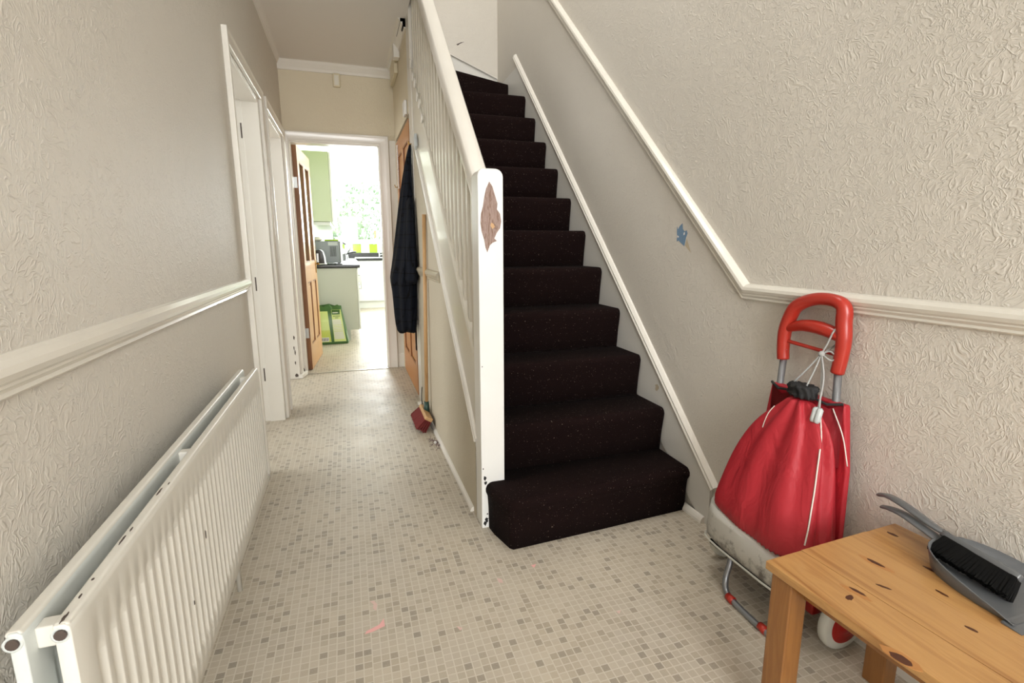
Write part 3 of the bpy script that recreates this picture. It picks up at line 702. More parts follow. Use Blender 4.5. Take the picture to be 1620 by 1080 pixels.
rad_panel(-0.333, 0.017, RZ1, 'front_panel', M['rad'])
rad_panel(-0.378, 0.015, RZ1-0.001, 'back_panel', M['rad_back'], RY0+0.001, RY1-0.004, True)
for xf, zt_, ya, yb in ((-0.333, RZ1, RY0, RY1), (-0.378, RZ1-0.001, RY0+0.001, RY1-0.004)):
    b = MB(); b.box((xf-0.019, ya+0.001, zt_-0.008), (xf-0.0015, yb-0.001, zt_+0.001)); b.build('top_seam', M['rad'], rad, bevel=0.006, bseg=3)
for y in (RY0+0.020, 1.215, RY1-0.09):
    b = MB(); b.box((-0.379, y, RZ1-0.040), (-0.349, y+0.022, RZ1-0.012)); b.build('spacer_bracket', M['rad'], rad, bevel=0.003)
b = MB(); b.box((-0.3775, RY0+0.06, RZ0+0.02), (-0.3505, RY1-0.06, RZ1-0.09)); b.build('convector_core', M['rad_back'], rad)
for x, z in ((-0.343, RZ1-0.012), (-0.388, RZ1-0.013)):
    b = MB(); b.lathe((x, RY0-0.002, z), (0, 1, 0), [(0.0045, 0.004), (0.0075, 0.001), (0.0095, 0), (0.0095, 0.015)], 16); b.build('end_plug', M['rad_back'], rad, smooth=True)
    b = MB(); b.lathe((x, RY0-0.0025, z), (0, 1, 0), [(0.0065, 0), (0.0065, 0.004)], 12); b.build('plug_hole', M['chip'], rad)
for y in (0.9, 1.65):
    b = MB(); b.box((XL+0.0005, y, 0.35), (-0.392, y+0.03, 0.50)); b.build('wall_bracket', M['rad_back'], rad)
b = MB(); b.tube([(-0.405, 1.70, 0.0), (-0.405, 1.70, 0.30), (-0.39, 1.70, 0.31)], 0.0075, 10); b.build('supply_pipe', M['rad'], rad, smooth=True)
b = MB(); b.tube([(-0.36, 1.97, 0.255), (-0.345, 2.02, 0.255)], 0.012, 12); b.tube([(-0.348, 2.015, 0.235), (-0.348, 2.015, 0.275)], 0.010, 12); b.build('valve', M['whiteplastic'], rad, smooth=True)
b = MB(); r = random.Random(5)
for (y, z, ry, rz) in ((0.66, .0, .014, .004), (0.70, .0, .006, .003), (0.735, .0, .004, .003), (0.83, .0, .018, .003), (0.86, .0, .01, .002), (0.99, .0, .02, .003), (1.02, .0, .008, .002)):
    b.prism([(px, py, RZ1+0.0010) for px, py in [(q[1], q[0]) for q in blob(y, -0.339-0.006*r.random(), ry*0.9, rz*0.55, 12, 0.6, y)]], (0, 0, 0), (0, 0, 0.0012))
for (y, z, ry, rz) in ((1.17, 0.50, .003, .012), (1.05, 0.42, .0025, .006)):
    b.prism([(-0.3332, py, pz) for py, pz in blob(y, z, ry, rz, 10, 0.4, y)], (0, 0, 0), (0.001, 0, 0))
tag(b.build('enamel_chip', M['chip'], rad), kind='stuff')

# ------------------------------------------------------------------ shopping trolley
tr = empty('shopping_trolley', (1.22, 1.12, 0), 'red fabric two-wheeled shopping trolley with grey base, leaning on the right wall', 'shopping trolley')
def sring(cx, cy, ax, ay, z, n=40, p=4.0, fold=0.0, ph=0.0, nf=9, lean=0):
    out = []
    for k in range(n):
        a = 2*math.pi*k/n; c, s = math.cos(a), math.sin(a)
        r = (abs(c)**p+abs(s)**p)**(-1/p)
        f = 1+fold*(math.sin(nf*a+ph)+0.5*math.sin(2.3*nf*a*0.5+1.7*ph+0.6))
        out.append((cx+ax*r*c*f, cy+ay*r*s*f, z))
    return out
# grey vinyl base
b = MB()
B = [(0.135, 1.205, 1.145, .082, .178), (0.150, 1.203, 1.146, .092, .188), (0.18, 1.202, 1.146, .096, .190), (0.235, 1.203, 1.143, .096, .188), (0.285, 1.205, 1.140, .095, .185)]
def brg(z, cx, cy, ax, ay, fold=0): 
    R_ = sring(cx, cy, ax, ay, z, p=5.0, fold=fold)
    # the front edge of the grey base rises toward the wall side
    return [(x, y, zz) for x, y, zz in R_]
rg = [brg(*q) for q in B]
rg[-1] = [(x, y, z-0.030*max(0, (1.21-x)/0.1)+0.03*max(0, (y-1.14)/.19)-0.02) for x, y, z in rg[-1]]
b.loft(rg); b.build('bag_base', M['bagbase'], tr, smooth=True)
b = MB(); lip = sring(1.203, 1.146, .097, .192, 0.142, p=5.0); b.tube(lip+[lip[0]], 0.0035, 6, False); b.build('base_piping', M['tyre'], tr, smooth=True)
# red fabric body
b = MB()
zs_ = [0.245, 0.30, 0.36, 0.42, 0.48, 0.53, 0.58, 0.62, 0.65, 0.675, 0.692]
cxs = [1.205, 1.207, 1.212, 1.218, 1.225, 1.230, 1.234, 1.237, 1.238, 1.239, 1.240]
cys = [1.138, 1.133, 1.130, 1.128, 1.124, 1.118, 1.110, 1.103, 1.098, 1.096, 1.096]
axs = [.0965, .094, .088, .080, .072, .063, .053, .043, .034, .026, .022]
ays = [.186, .180, .170, .160, .149, .136, .118, .094, .068, .046, .036]
rg = []
for k, z in enumerate(zs_):
    f = 0.02+0.11*((k)/(len(zs_)-1))**1.0 if k else 0.006
    p = 4.5-2.4*k/(len(zs_)-1)
    ring = sring(cxs[k], cys[k], axs[k], ays[k], z, n=72, p=p, fold=f, ph=0.5+0.10*k, nf=9)
    ring = [(min(x, 1.302), y, zz+0.010*math.sin(5*math.atan2(y-2.6, x-1.2))*(k/10)) for x, y, zz in ring]
    if k == 0: ring = [(x, y, z-0.030*max(0, (1.21-x)/0.1)+0.03*max(0, (y-1.14)/.19)-0.004) for x, y, z in ring]
    rg.append(ring)
b.loft(rg); body = b.build('bag_body', M['red'], tr, smooth=True, sub=1)
# back panel with pole sleeves
b = MB(); b.loft([[(1.287, 0.963, 0.15), (1.305, 0.963, 0.15), (1.305, 1.325, 0.15), (1.287, 1.325, 0.15)], [(1.289, 0.972, 0.5), (1.307, 0.972, 0.5), (1.307, 1.285, 0.5), (1.289, 1.285, 0.5)],
     [(1.280, 0.995, 0.685), (1.306, 0.995, 0.685), (1.306, 1.250, 0.688), (1.280, 1.250, 0.688)]])
b.build('back_panel', M['red'], tr, bevel=0.006, bseg=3)
# side gusset flaps from back panel to the gathered neck
for y0, y1, s in ((0.997, 1.062, -1), (1.248, 1.140, 1)):
    b = MB(); b.loft([[(1.289, y0, 0.50), (1.283, y0, 0.60), (1.281, y0, 0.686)], [(1.262, (y0*0.5+y1*0.5), 0.50), (1.262, (y0*0.5+y1*0.5), 0.60), (1.266, (y0*0.5+y1*0.5), 0.668)], [(1.24, y1, 0.49), (1.240, y1, 0.60), (1.246, y1, 0.686)]], cap=False, closed=False)
    bmesh.ops.solidify(b.bm, geom=b.bm.faces[:], thickness=0.003); b.build('side_gusset', M['red'], tr, smooth=True)
b = MB(); b.tube([(1.279, 0.997, 0.689), (1.258, 1.03, 0.681), (1.245, 1.062, 0.692)], 0.004, 6); b.build('gusset_hem', M['black_fabric'], tr); b = MB(); b.tube([(1.279, 1.248, 0.690), (1.258, 1.20, 0.683), (1.245, 1.145, 0.694)], 0.004, 6); b.build('gusset_hem', M['black_fabric'], tr)
# black gathered neck
b = MB(); rg = []
for k, (z, ax, ay) in enumerate(((0.686, .020, .037), (0.695, .024, .044), (0.706, .020, .040), (0.716, .027, .042), (0.724, .022, .036), (0.719, .010, .018))):
    rg.append(sring(1.240, 1.096, ax, ay, z, n=56, p=2, fold=0.16, ph=k*1.2, nf=11))
b.loft(rg); b.build('gathered_neck', M['black_fabric'], tr, smooth=True)
# piping
def pipe(pts, r, nm, mt=M['piping']): b = MB(); b.tube(catmull(pts, 6), r, 6); return b.build(nm, mt, tr, smooth=True)
def ray(px, py):
    return rt*((px-810)/800)-up*((py-540)/800)+fw
bpy.context.view_layer.update()
dg = bpy.context.evaluated_depsgraph_get()
from mathutils.bvhtree import BVHTree
bv = BVHTree.FromObject(body, dg); boff = wl(tr)
def onbody(px, py, lift=0.0015):
    d = ray(px, py).normalized(); h = bv.ray_cast(Vector((0, 0, 1.12))-boff, d)
    return None if h[0] is None else tuple(h[0]+boff+h[1]*lift)
def pipe_px(pts, r, nm):
    P = [onbody(*p) for p in pts]; P = [p for p in P if p]
    if len(P) > 2: pipe(P, r, nm)
pipe_px([(1295, 640), (1298, 660), (1299, 690), (1297, 715), (1293, 745), (1289, 775), (1284, 805), (1279, 835), (1273, 862)], 0.0022, 'bag_piping')
pipe_px([(1234, 634), (1226, 642), (1217, 652), (1211, 664), (1207, 676)], 0.0014, 'bag_piping')
pipe([(1.268, 1.018, 0.672), (1.276, 0.985, 0.60), (1.282, 0.966, 0.52)], 0.0018, 'bag_piping')
# metal poles
for y0, y1 in ((1.022, 1.044), (1.244, 1.232)):
    b = MB(); b.tube([(1.262, y0, 0.10), (1.296, y0, 0.45), (1.302, y1, 0.80)], 0.0105, 14); b.build('pole', M['tube'], tr, smooth=True)
# red plastic handle
def capsule(pts, rad, nm, n=7, seg=14): b = MB(); P = catmull(pts, n); rr_ = [rad(i/(len(P)-1)) for i in range(len(P))]; b.tube(P, rr_, seg); return b.build(nm, M['redplastic'], tr, smooth=True)
HX = 1.303
capsule([(HX, 1.046, 0.765), (HX, 1.040, 0.81), (HX, 1.038, 0.86), (HX, 1.044, 0.91), (HX, 1.046, 0.942), (HX-0.002, 1.056, 0.960), (HX-0.002, 1.085, 0.968), (HX-0.002, 1.125, 0.968), (HX-0.002, 1.165, 0.958), (HX-0.002, 1.205, 0.935), (HX, 1.228, 0.895), (HX, 1.240, 0.85), (HX, 1.240, 0.80), (HX, 1.236, 0.765)],
        lambda t: 0.0180+0.003*math.sin(t*math.pi*2)**2, 'grip_loop')
capsule([(HX-0.001, 1.034, 0.858), (HX-0.002, 1.06, 0.873), (HX-0.004, 1.115, 0.884), (HX-0.003, 1.17, 0.883), (HX-0.001, 1.225, 0.868)], lambda t: 0.0135+0.006*math.sin(t*math.pi), 'cross_grip')
capsule([(HX, 1.036, 0.815), (HX-0.001, 1.13, 0.820), (HX, 1.236, 0.826)], lambda t: 0.0058, 'lower_bar')
# cord, knot, toggle
KN = (1.277, 1.080, 0.815)
for pts in ([(1.245, 1.135, 0.72), (1.262, 1.105, 0.77), KN], [(1.240, 1.085, 0.722), (1.262, 1.083, 0.77), KN], [KN, (1.262, 1.052, 0.75), (1.228, 1.030, 0.672)], [KN, (1.266, 1.062, 0.75), (1.226, 1.024, 0.672)],
            [KN, (1.282, 1.068, 0.85), (1.286, 1.056, 0.886), (1.302, 1.050, 0.897), (1.318, 1.055, 0.88), (1.312, 1.07, 0.84), KN], [KN, (1.285, 1.055, 0.80), (1.29, 1.045, 0.812), (1.286, 1.062, 0.825), KN]):
    pipe(pts, 0.0026, 'drawcord', M['cord'])
b = MB(); bmesh.ops.create_icosphere(b.bm, subdivisions=2, radius=0.009, matrix=Matrix.Translation(KN)); b.build('cord_knot', M['cord'], tr, smooth=True)
b = MB()
for dy in (-0.0065, 0.0065): b.tube([(1.224, 1.026+dy, 0.676), (1.224, 1.026+dy, 0.671), (1.216, 1.026+dy, 0.640), (1.214, 1.026+dy, 0.634)], [0.005, 0.0085, 0.0085, 0.005], 10)
b.build('cord_toggle', M['toggle'], tr, smooth=True)
# undercarriage
b = MB(); b.tube(catmull([(1.165, 1.235, 0.135), (1.142, 1.215, 0.09), (1.124, 1.208, 0.045), (1.110, 1.185, 0.016), (1.100, 1.13, 0.011), (1.098, 1.03, 0.011), (1.103, 0.985, 0.016), (1.118, 0.972, 0.05), (1.145, 0.968, 0.10), (1.165, 0.975, 0.135)], 6), 0.0095, 12); b.build('foot_bar', M['tube'], tr, smooth=True)
for y in (1.155, 1.020):
    b = MB(); b.tube([(1.1005, y-0.013, 0.0125), (1.1005, y+0.013, 0.0125)], 0.0125, 12); b.build('foot_clip', M['redplastic'], tr, smooth=True)
b = MB(); b.box((1.125, 0.985, 0.118), (1.295, 1.30, 0.134)); b.build('base_plate', M['bristle'], tr, bevel=0.004)
b = MB(); b.tube([(1.262, 0.895, 0.076), (1.262, 1.375, 0.076)], 0.006, 10); b.build('axle', M['tube'], tr, smooth=True)
for y in (0.985, 1.295):
    b = MB(); b.box((1.225, y-0.014, 0.06), (1.285, y+0.014, 0.14)); b.build('axle_bracket', M['reddark'], tr, bevel=0.006)
for y in (0.912, 1.365):
    b = MB(); b.lathe((1.262, y-0.016, 0.0762), (0, 1, 0), [(0.052, 0), (0.068, 0.001), (0.074, 0.006), (0.076, 0.016), (0.074, 0.026), (0.068, 0.031), (0.052, 0.032)], 36); wh = b.build('wheel', M['tyre'], tr, smooth=True)
    b = MB(); b.lathe((1.262, y-0.018, 0.0762), (0, 1, 0), [(0.010, -0.004), (0.018, -0.001), (0.030, 0.002), (0.050, 0.001), (0.053, 0.004), (0.053, 0.034), (0.02, 0.036)], 32); b.build('wheel_hub', M['reddark'], wh, smooth=True)

# ------------------------------------------------------------------ pine table
TZ = 0.425
A_ = Vector((0.855, 0.804, 0)); Bv = Vector((1.288, 0.828, 0)); ud = (Bv-A_).normalized(); vd = Vector((ud.y, -ud.x, 0))
tb = empty('side_table', (A_.x, A_.y, 0), 'low varnished knotty pine side table against the right wall', 'table')
Lw = (Bv-A_).length; Ll = 0.86
rotT = Matrix((ud, -vd, (0, 0, 1))).transposed()
def tp_(u, v, z): return A_+ud*u+vd*v+Vector((0, 0, z))
npk = 4; 
for k in range(npk):
    b = MB(); u0 = Lw*k/npk+0.00015; u1 = Lw*(k+1)/npk-0.00015
    b.obox(tp_((u0+u1)/2, Ll/2, TZ-0.010), (u1-u0, Ll, 0.020), rotT); b.build('table_top_board', M['pine'], tb, bevel=0.0 if 0 < k < npk-1 else 0.002)
for k, (u, v) in enumerate(((0.036, 0.036), (Lw-0.036, 0.036), (0.036, Ll-0.036), (Lw-0.036, Ll-0.036))):
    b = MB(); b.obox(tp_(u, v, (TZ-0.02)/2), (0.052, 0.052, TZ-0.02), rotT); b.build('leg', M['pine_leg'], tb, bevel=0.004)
b = MB()
for (u0, v0, u1, v1) in ((0.062, 0.038, Lw-0.062, 0.038), (0.062, Ll-0.038, Lw-0.062, Ll-0.038)):
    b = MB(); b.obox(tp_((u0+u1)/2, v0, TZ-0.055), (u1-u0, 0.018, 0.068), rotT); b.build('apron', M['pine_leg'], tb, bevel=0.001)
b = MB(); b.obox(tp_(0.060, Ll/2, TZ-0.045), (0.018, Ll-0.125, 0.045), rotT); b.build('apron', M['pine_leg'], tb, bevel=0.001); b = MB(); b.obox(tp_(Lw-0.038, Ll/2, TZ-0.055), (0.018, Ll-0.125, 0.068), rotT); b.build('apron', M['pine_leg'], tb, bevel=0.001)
def unz(px, py, z):
    d = ray(px, py); s = (z-1.12)/d.z; return Vector((d.x*s, d.y*s, z))
def knot(px, py, l, wd_, seed, ang=0.0, mt='knot'):
    c = unz(px, py, TZ); r = random.Random(seed); l *= 1.2; wd_ *= 1.35; b = MB(); n = 14
    dl = (vd*math.cos(ang)+ud*math.sin(ang)); dw = Vector((dl.y, -dl.x, 0))
    P = [tuple(c+dl*l*math.cos(2*math.pi*i/n)*(1-.25*r.random())+dw*wd_*math.sin(2*math.pi*i/n)*(1-.3*r.random())) for i in range(n)]
    b.prism(P, (0, 0, -0.001), (0, 0, 0.00012 if mt == 'pine_stripe' else 0.00028)); b.build('pine_knot', M[mt], tb)
for a in ((1385, 891, .034, .0075, 1, .1, 'pine_stripe'), (1352, 936, .030, .006, 3, .15, 'pine_stripe'), (1425, 1040, .030, .011, 7, .1, 'pine_stripe')): knot(*a)
for a in ((1385, 890, .017, .0045, 1, .1), (1344, 945, .006, .0085, 2, .2), (1356, 935, .016, .0035, 3, .15), (1398, 928, .0125, .0030, 4, .45), (1412, 845, .012, .0045, 5, .05), (1537, 995, .010, .0035, 6, .2), (1425, 1042, .016, .008, 7, .1), (1475, 902, .016, .004, 8, .1), (1490, 938, .012, .003, 9, .0)): knot(*a)
# ------------------------------------------------------------------ dustpan and brush
dp = empty('dustpan', (1.225, 0.60, TZ), 'grey plastic dustpan lying on the pine table, handle pointing to the wall', 'dustpan')
n = 22; cxp = 1.234
def pan_outline(s, grow=0.0):  # s from 0..1 around from left lip to right lip
    a = math.pi*s
    # left lip (1.115,.505) -> back (1.24,.715) -> right lip (1.345,.505)
    x = cxp-0.014*math.sin(a)*0-(0.106+grow)*math.copysign(abs(math.cos(a))**0.75, math.cos(a)); y = 0.500+(0.200+grow)*abs(math.sin(a))**0.85
    return x, y
b = MB(); inner = []; outer = []; fl = []
for k in range(n+1):
    s = k/n; x, y = pan_outline(s); hgt = 0.006+0.040*math.sin(math.pi*s)**0.6
    xi, yi = pan_outline(s, -0.012)
    fl.append((xi, yi, TZ+0.004)); inner.append((x+ (cxp-x)*0.01, y-0.002, TZ+hgt)); outer.append((x, y, TZ+hgt))
bt = [(*pan_outline(k/n, -0.009), TZ+0.0005) for k in range(n+1)]
b.loft([bt, outer, [(p[0]*0.985+cxp*0.015, p[1]-0.002, p[2]+0.001) for p in outer], fl], cap=False, closed=False)
V = [b.bm.verts.new(p) for p in fl]; b.face(V); V = [b.bm.verts.new(p) for p in bt]; b.face(V)
b.build('pan', M['greyplastic'], dp, smooth=True, bevel=0)
b = MB(); b.loft([[(1.124, 0.515, TZ+0.0045), (1.122, 0.482, TZ+0.001), (1.122, 0.482, TZ+0.0003), (1.124, 0.515, TZ+0.0008)], [(1.342, 0.515, TZ+0.0045), (1.342, 0.482, TZ+0.001), (1.342, 0.482, TZ+0.0003), (1.342, 0.515, TZ+0.0008)]])
for v_ in b.bm.verts: v_.co.x = min(v_.co.x, 1.340)
b.build('pan_lip', M['greyplastic'], dp)
b = MB(); P = catmull([(1.236, 0.690, TZ+0.040), (1.243, 0.735, TZ+0.046), (1.255, 0.785, TZ+0.050), (1.266, 0.825, TZ+0.044), (1.272, 0.850, TZ+0.036)], 6)
def flatloft(b, P, w, t):
    P = [Vector(p) for p in P]; rg = []
    for i, p in enumerate(P):
        tt = (P[min(i+1, len(P)-1)]-P[max(i-1, 0)]).normalized(); sd = tt.cross(Vector((0, 0, 1))).normalized(); un = sd.cross(tt)
        f = i/(len(P)-1); ww = w(f); th = t(f)
        rg.append([p+sd*ww*math.cos(a)+un*th*math.sin(a) for a in [2*math.pi*k/12 for k in range(12)]])
    b.loft(rg)
flatloft(b, P, lambda f: 0.011+0.005*math.sin(math.pi*f)+0.010*max(0, 0.2-f)*5*0.6, lambda f: 0.005); b.build('pan_handle', M['greyplastic'], dp, smooth=True)
br = empty('dustpan_brush', (1.235, 0.60, TZ+0.01), 'grey hand brush with black bristles lying in the dustpan', 'brush')
b = MB(); P = catmull([(1.288, 0.872, TZ+0.056), (1.280, 0.845, TZ+0.066), (1.268, 0.80, TZ+0.068), (1.256, 0.75, TZ+0.063), (1.250, 0.715, TZ+0.058), (1.2485, 0.69, TZ+0.056)], 6)
flatloft(b, P, lambda f: 0.012+0.003*math.sin(math.pi*f)-0.004*f, lambda f: 0.0055); b.build('brush_handle', M['greyplastic'], br, smooth=True)
b = MB(); hs_ = Vector((1.2485, 0.70, TZ+0.056)); he = Vector((1.2305, 0.545, TZ+0.050)); dr = (he-hs_).normalized(); sd = Vector((dr.y, -dr.x, 0)).normalized()*-1
if sd.x < 0: sd = -sd
dn = (-sd*0.62+Vector((0, 0, -0.60))).normalized(); nn = dr.cross(dn).normalized()
rg = []
for f, wd_ in ((0, .006), (.08, .010), (.5, .012), (.92, .012), (1, .007)):
    p = hs_.lerp(he, f); rg.append([p+nn*wd_-dn*.004, p+nn*wd_+dn*.010, p-nn*wd_+dn*.010, p-nn*wd_-dn*.004])
b.loft(rg); b.build('brush_head', M['greyplastic'], br, bevel=0.003)
b = MB(); r = random.Random(2)
for i in range(56):
    for j in range(5):
        f = 0.10+0.88*i/55; p = hs_.lerp(he, f)+nn*(j-2)*0.0045+dn*0.008
        spread = (nn*(j-2)*0.0035+dr*(f-0.5)*0.022+nn*(r.random()-.5)*.004+dr*(r.random()-.5)*.004)
        ln = 0.043+0.004*r.random()
        q = p+dn*ln+spread; q.z = max(q.z, TZ+0.0055)
        b.tube([p, (p+q)/2+Vector((0, 0, -.001)), q], [0.0030, 0.0032, 0.0022], 4)
o = b.build('bristles', M['bristle'], br); tag(o, kind='stuff')

# ------------------------------------------------------------------ broom
bro = empty('broom', (0.42, 3.10, 0), 'wooden-handled broom with dark red bristles leaning against the stair panel', 'broom')
b = MB(); b.tube([(0.424, 3.12, 0.10), (0.440, 3.07, 1.305)], 0.0115, 12); b.build('broom_handle', M['handle_wood'], bro, smooth=True)
b = MB(); b.tube([(0.4215, 3.125, 0.075), (0.4235, 3.122, 0.10), (0.4245, 3.120, 0.15)], [0.021, 0.018, 0.0145], 12); b.build('broom_socket', M['green'], bro, smooth=True)
rot = Matrix.Rotation(R(32), 3, 'Y')
b = MB(); b.obox((0.414, 3.10, 0.080), (0.050, 0.27, 0.024), rot); b.build('broom_head', M['handle_wood'], bro, bevel=0.006)
b = MB(); r = random.Random(9); dwn = rot @ Vector((0, 0, -1)); ax_ = rot @ Vector((1, 0, 0))
for i in range(40):
    for j in range(5):
        p = Vector((0.414, 2.972+0.256*i/39, 0.080))+ax_*(j-2)*0.0095+dwn*0.010
        q = p+dwn*(0.065+0.008*r.random())+ax_*(j-2)*0.006+Vector((-0.010, 0.03*(i/39-.5)+0.006*(r.random()-.5), 0)); q.z = max(q.z, 0.001)
        b.tube([p, (p+q)/2, q], [0.0042, 0.0046, 0.0040], 4)
o = b.build('bristles', M['redbristle'], bro); tag(o, 'dark red bristles', kind='stuff')
# little heap of fluff on the floor by the baseboard
b = MB(); r = random.Random(4)
for i in range(60):
    p = Vector((0.415+0.022*r.gauss(0, 1)*0.7, 2.76+0.05*r.gauss(0, 1), 0.001)); p.x = min(p.x, 0.428)
    q = p+Vector((r.uniform(-.012, .012), r.uniform(-.012, .012), r.uniform(0, .010)))
    b.tube([p, (p+q)/2+Vector((0, 0, .003)), q], 0.0014, 4)
tag(b.build('floor_fluff', M['dirt']), 'small heap of purplish fluff and dust on the floor below the broom', 'fluff', kind='stuff')
b = MB(); bmesh.ops.create_icosphere(b.bm, subdivisions=2, radius=0.008, matrix=Matrix.Translation((0.418, 2.765, 0.0085)))
for v_ in b.bm.verts: v_.co += Vector((r.uniform(-.002, .002),)*3)
tag(b.build('foil_scrap', M['whiteplastic']), 'crumpled white scrap lying in the dust by the baseboard', 'scrap')
# loose block and cable at the foot of the tall post
b = MB(); b.obox((0.437, 3.515, 0.013), (0.03, 0.05, 0.024), Matrix.Rotation(R(20), 3, 'Z')); tag(b.build('paint_scrap', M['paint'], bevel=0.004), 'little white block at the foot of the cupboard door post', 'block')
b = MB(); b.tube(catmull([(0.448, 3.50, 0.14), (0.438, 3.46, 0.10), (0.436, 3.45, 0.06), (0.444, 3.48, 0.02)], 6), 0.003, 6); tag(b.build('loose_cable', M['dark'], smooth=True), 'short black loop of cable by the cupboard door post', 'cable')

# ------------------------------------------------------------------ hanging coat
ct = empty('dressing_gown', (0.43, 3.72, 1.79), 'dark navy checked dressing gown hanging on the cupboard door frame', 'dressing gown')
rows = [  # z, left x, right x, y centre, half depth y, fold
    (1.800, .438, .450, 3.63, .008, 0), (1.77, .428, .450, 3.635, .018, 0), (1.72, .415, .450, 3.64, .03, .05), (1.60, .392, .450, 3.66, .06, .10), (1.45, .368, .450, 3.68, .10, .12),
    (1.28, .345, .450, 3.69, .14, .13), (1.10, .318, .450, 3.69, .17, .13), (0.98, .298, .450, 3.69, .185, .12), (0.90, .275, .450, 3.69, .195, .10), (0.84, .285, .450, 3.70, .19, .12), (0.72, .296, .445, 3.71, .18, .14),
    (0.58, .305, .442, 3.72, .165, .15), (0.50, .322, .440, 3.73, .14, .16)]
b = MB(); rg = []
for k, (z, xl, xr_, yc, hy, fo) in enumerate(rows):
    cx = (xl+xr_)/2; ax = (xr_-xl)/2; ring = []
    for i in range(56):
        a = 2*math.pi*i/56; f = 1+fo*math.sin(8*a+0.5*k)*0.9+fo*0.5*math.sin(5*a-0.3*k)
        x = cx+ax*f*math.cos(a); y = yc+hy*f*math.sin(a)
        ring.append((min(x, 0.4515), y, z+0.02*math.sin(3*a)*(k > 9)))
    rg.append(ring)
b.loft(rg); b.build('gown_body', M['coat'], ct, smooth=True, sub=1)
b = MB(); rg = []
for k, (z, cx, cy, ax, ay) in enumerate(((1.42, .42, 3.56, .022, .05), (1.20, .410, 3.53, .034, .070), (1.0, .405, 3.515, .040, .078), (0.90, .403, 3.51, .042, .080), (0.872, .403, 3.51, .036, .074))):
    rg.append([(min(cx+ax*(1+.10*math.sin(5*a_+k))*math.cos(a_), .4515), cy+ay*(1+.12*math.sin(6*a_+k))*math.sin(a_), z-0.02*math.sin(a_)) for a_ in [2*math.pi*i/28 for i in range(28)]])
b.loft(rg); b.build('sleeve', M['coat'], ct, smooth=True)
b = MB(); b.loft([[(.430, 3.60, z), (.436, 3.60, z), (.436, 3.64, z), (.430, 3.64, z)] for z in (0.62, 0.50, 0.385)]); b.build('belt', M['coat'], ct)
b = MB(); b.tube(catmull([(.4515, 3.63, 1.80), (.436, 3.63, 1.795), (.432, 3.63, 1.815)], 4), 0.004, 8); tag(b.build('coat_hook', M['brass'], smooth=True), 'small metal hook holding the dressing gown', 'hook')

# ------------------------------------------------------------------ kitchen
KXL = -0.50
b = MB(); b.box((KXL-0.1, 4.88, 0), (KXL, 10.4, CEIL)); struct(b.build('wall_kitchen_left', M['kwall']), 'pale left kitchen wall behind the cupboards', 'wall')
b = MB(); b.box((2.5, 4.88, 0), (2.6, 10.4, CEIL)); struct(b.build('wall_kitchen_right', M['kwall']), 'kitchen right wall', 'wall')
b = MB(); b.box((XS+0.1, 4.78, 0), (2.6, 4.88, CEIL)); struct(b.build('wall_kitchen_front', M['kwall']), 'kitchen wall backing the hall', 'wall')
b = MB(); b.box((KXL-0.1, 4.88, CEIL), (2.6, 10.4, CEIL+0.1)); struct(b.build('ceiling_kitchen', M['white']), 'white kitchen ceiling', 'ceiling')
WX0, WX1, WZ0, WZ1, YK = -0.30, 1.65, 1.20, 2.36, 10.25
b = MB(); b.box((KXL-0.1, YK, 0), (WX0, YK+0.15, CEIL)).box((WX1, YK, 0), (2.6, YK+0.15, CEIL)).box((WX0, YK, 0), (WX1, YK+0.15, WZ0)).box((WX0, YK, WZ1), (WX1, YK+0.15, CEIL))
wall_kb = struct(b.build('wall_kitchen_back', M['kwall']), 'far kitchen wall around the window', 'wall')
b = MB(); b.box((KXL, 4.95, 2.18), (KXL+0.006, 6.34, CEIL)); b.build('lime_paint_band', M['lime'], bpy.data.objects['wall_kitchen_left'])
b = MB(); fwd_ = 0.05
for a in ((WX0, WX0+fwd_, WZ0, WZ1), (WX1-fwd_, WX1, WZ0, WZ1), (WX0, WX1, WZ0, WZ0+fwd_), (WX0, WX1, WZ1-fwd_, WZ1), (WX0, WX1, 2.04, 2.085), (0.92, 0.97, WZ0, WZ1)):
    b.box((a[0], YK+0.03, a[2]), (a[1], YK+0.09, a[3]))
win = struct(b.build('window_1', M['cab_white'], bevel=0.004), 'wide white kitchen window over the sink', 'window')
for x0, x1 in ((WX0, 0.94), (0.95, WX1)):
    for z0, z1 in ((WZ0, 2.06), (2.06, WZ1)):
        b = MB(); b.box((x0+0.02, YK+0.055, z0+0.02), (x1-0.02, YK+0.06, z1-0.02)); b.build('window_pane', M['glass'], win)
b = MB(); b.box((WX0-0.04, YK-0.07, 1.17), (WX1+0.04, YK+0.03, 1.20)); b.build('window_sill', M['cab_white'], win, bevel=0.004)
b = MB(); b.tube([(WX0-0.05, YK-0.05, 2.33), (WX1+0.05, YK-0.05, 2.33)], 0.022, 12); bl = tag(b.build('roller_blind', M['cab_white'], smooth=True), 'white roller blind rolled up above the kitchen window', 'blind')
# tiles under the window
x = KXL+0.001; k = 0
while x < 2.45:
    b = MB(); b.box((x+0.002, YK-0.008, 1.005), (x+0.148, YK-0.001, 1.165)); b.build('wall_tile', M['tile_lime'] if k % 2 == 0 else M['tile_white'], wall_kb, bevel=0.002)
    x += 0.15; k += 1
for kk in range(18):
    b = MB(); y = 6.36+kk*0.15
    b.box((KXL+0.001, y+0.002, 1.005), (KXL+0.008, y+0.148, 1.16)); b.build('wall_tile', M['tile_lime'] if kk % 3 == 0 else M['tile_white'], bpy.data.objects['wall_kitchen_left'], bevel=0.002)
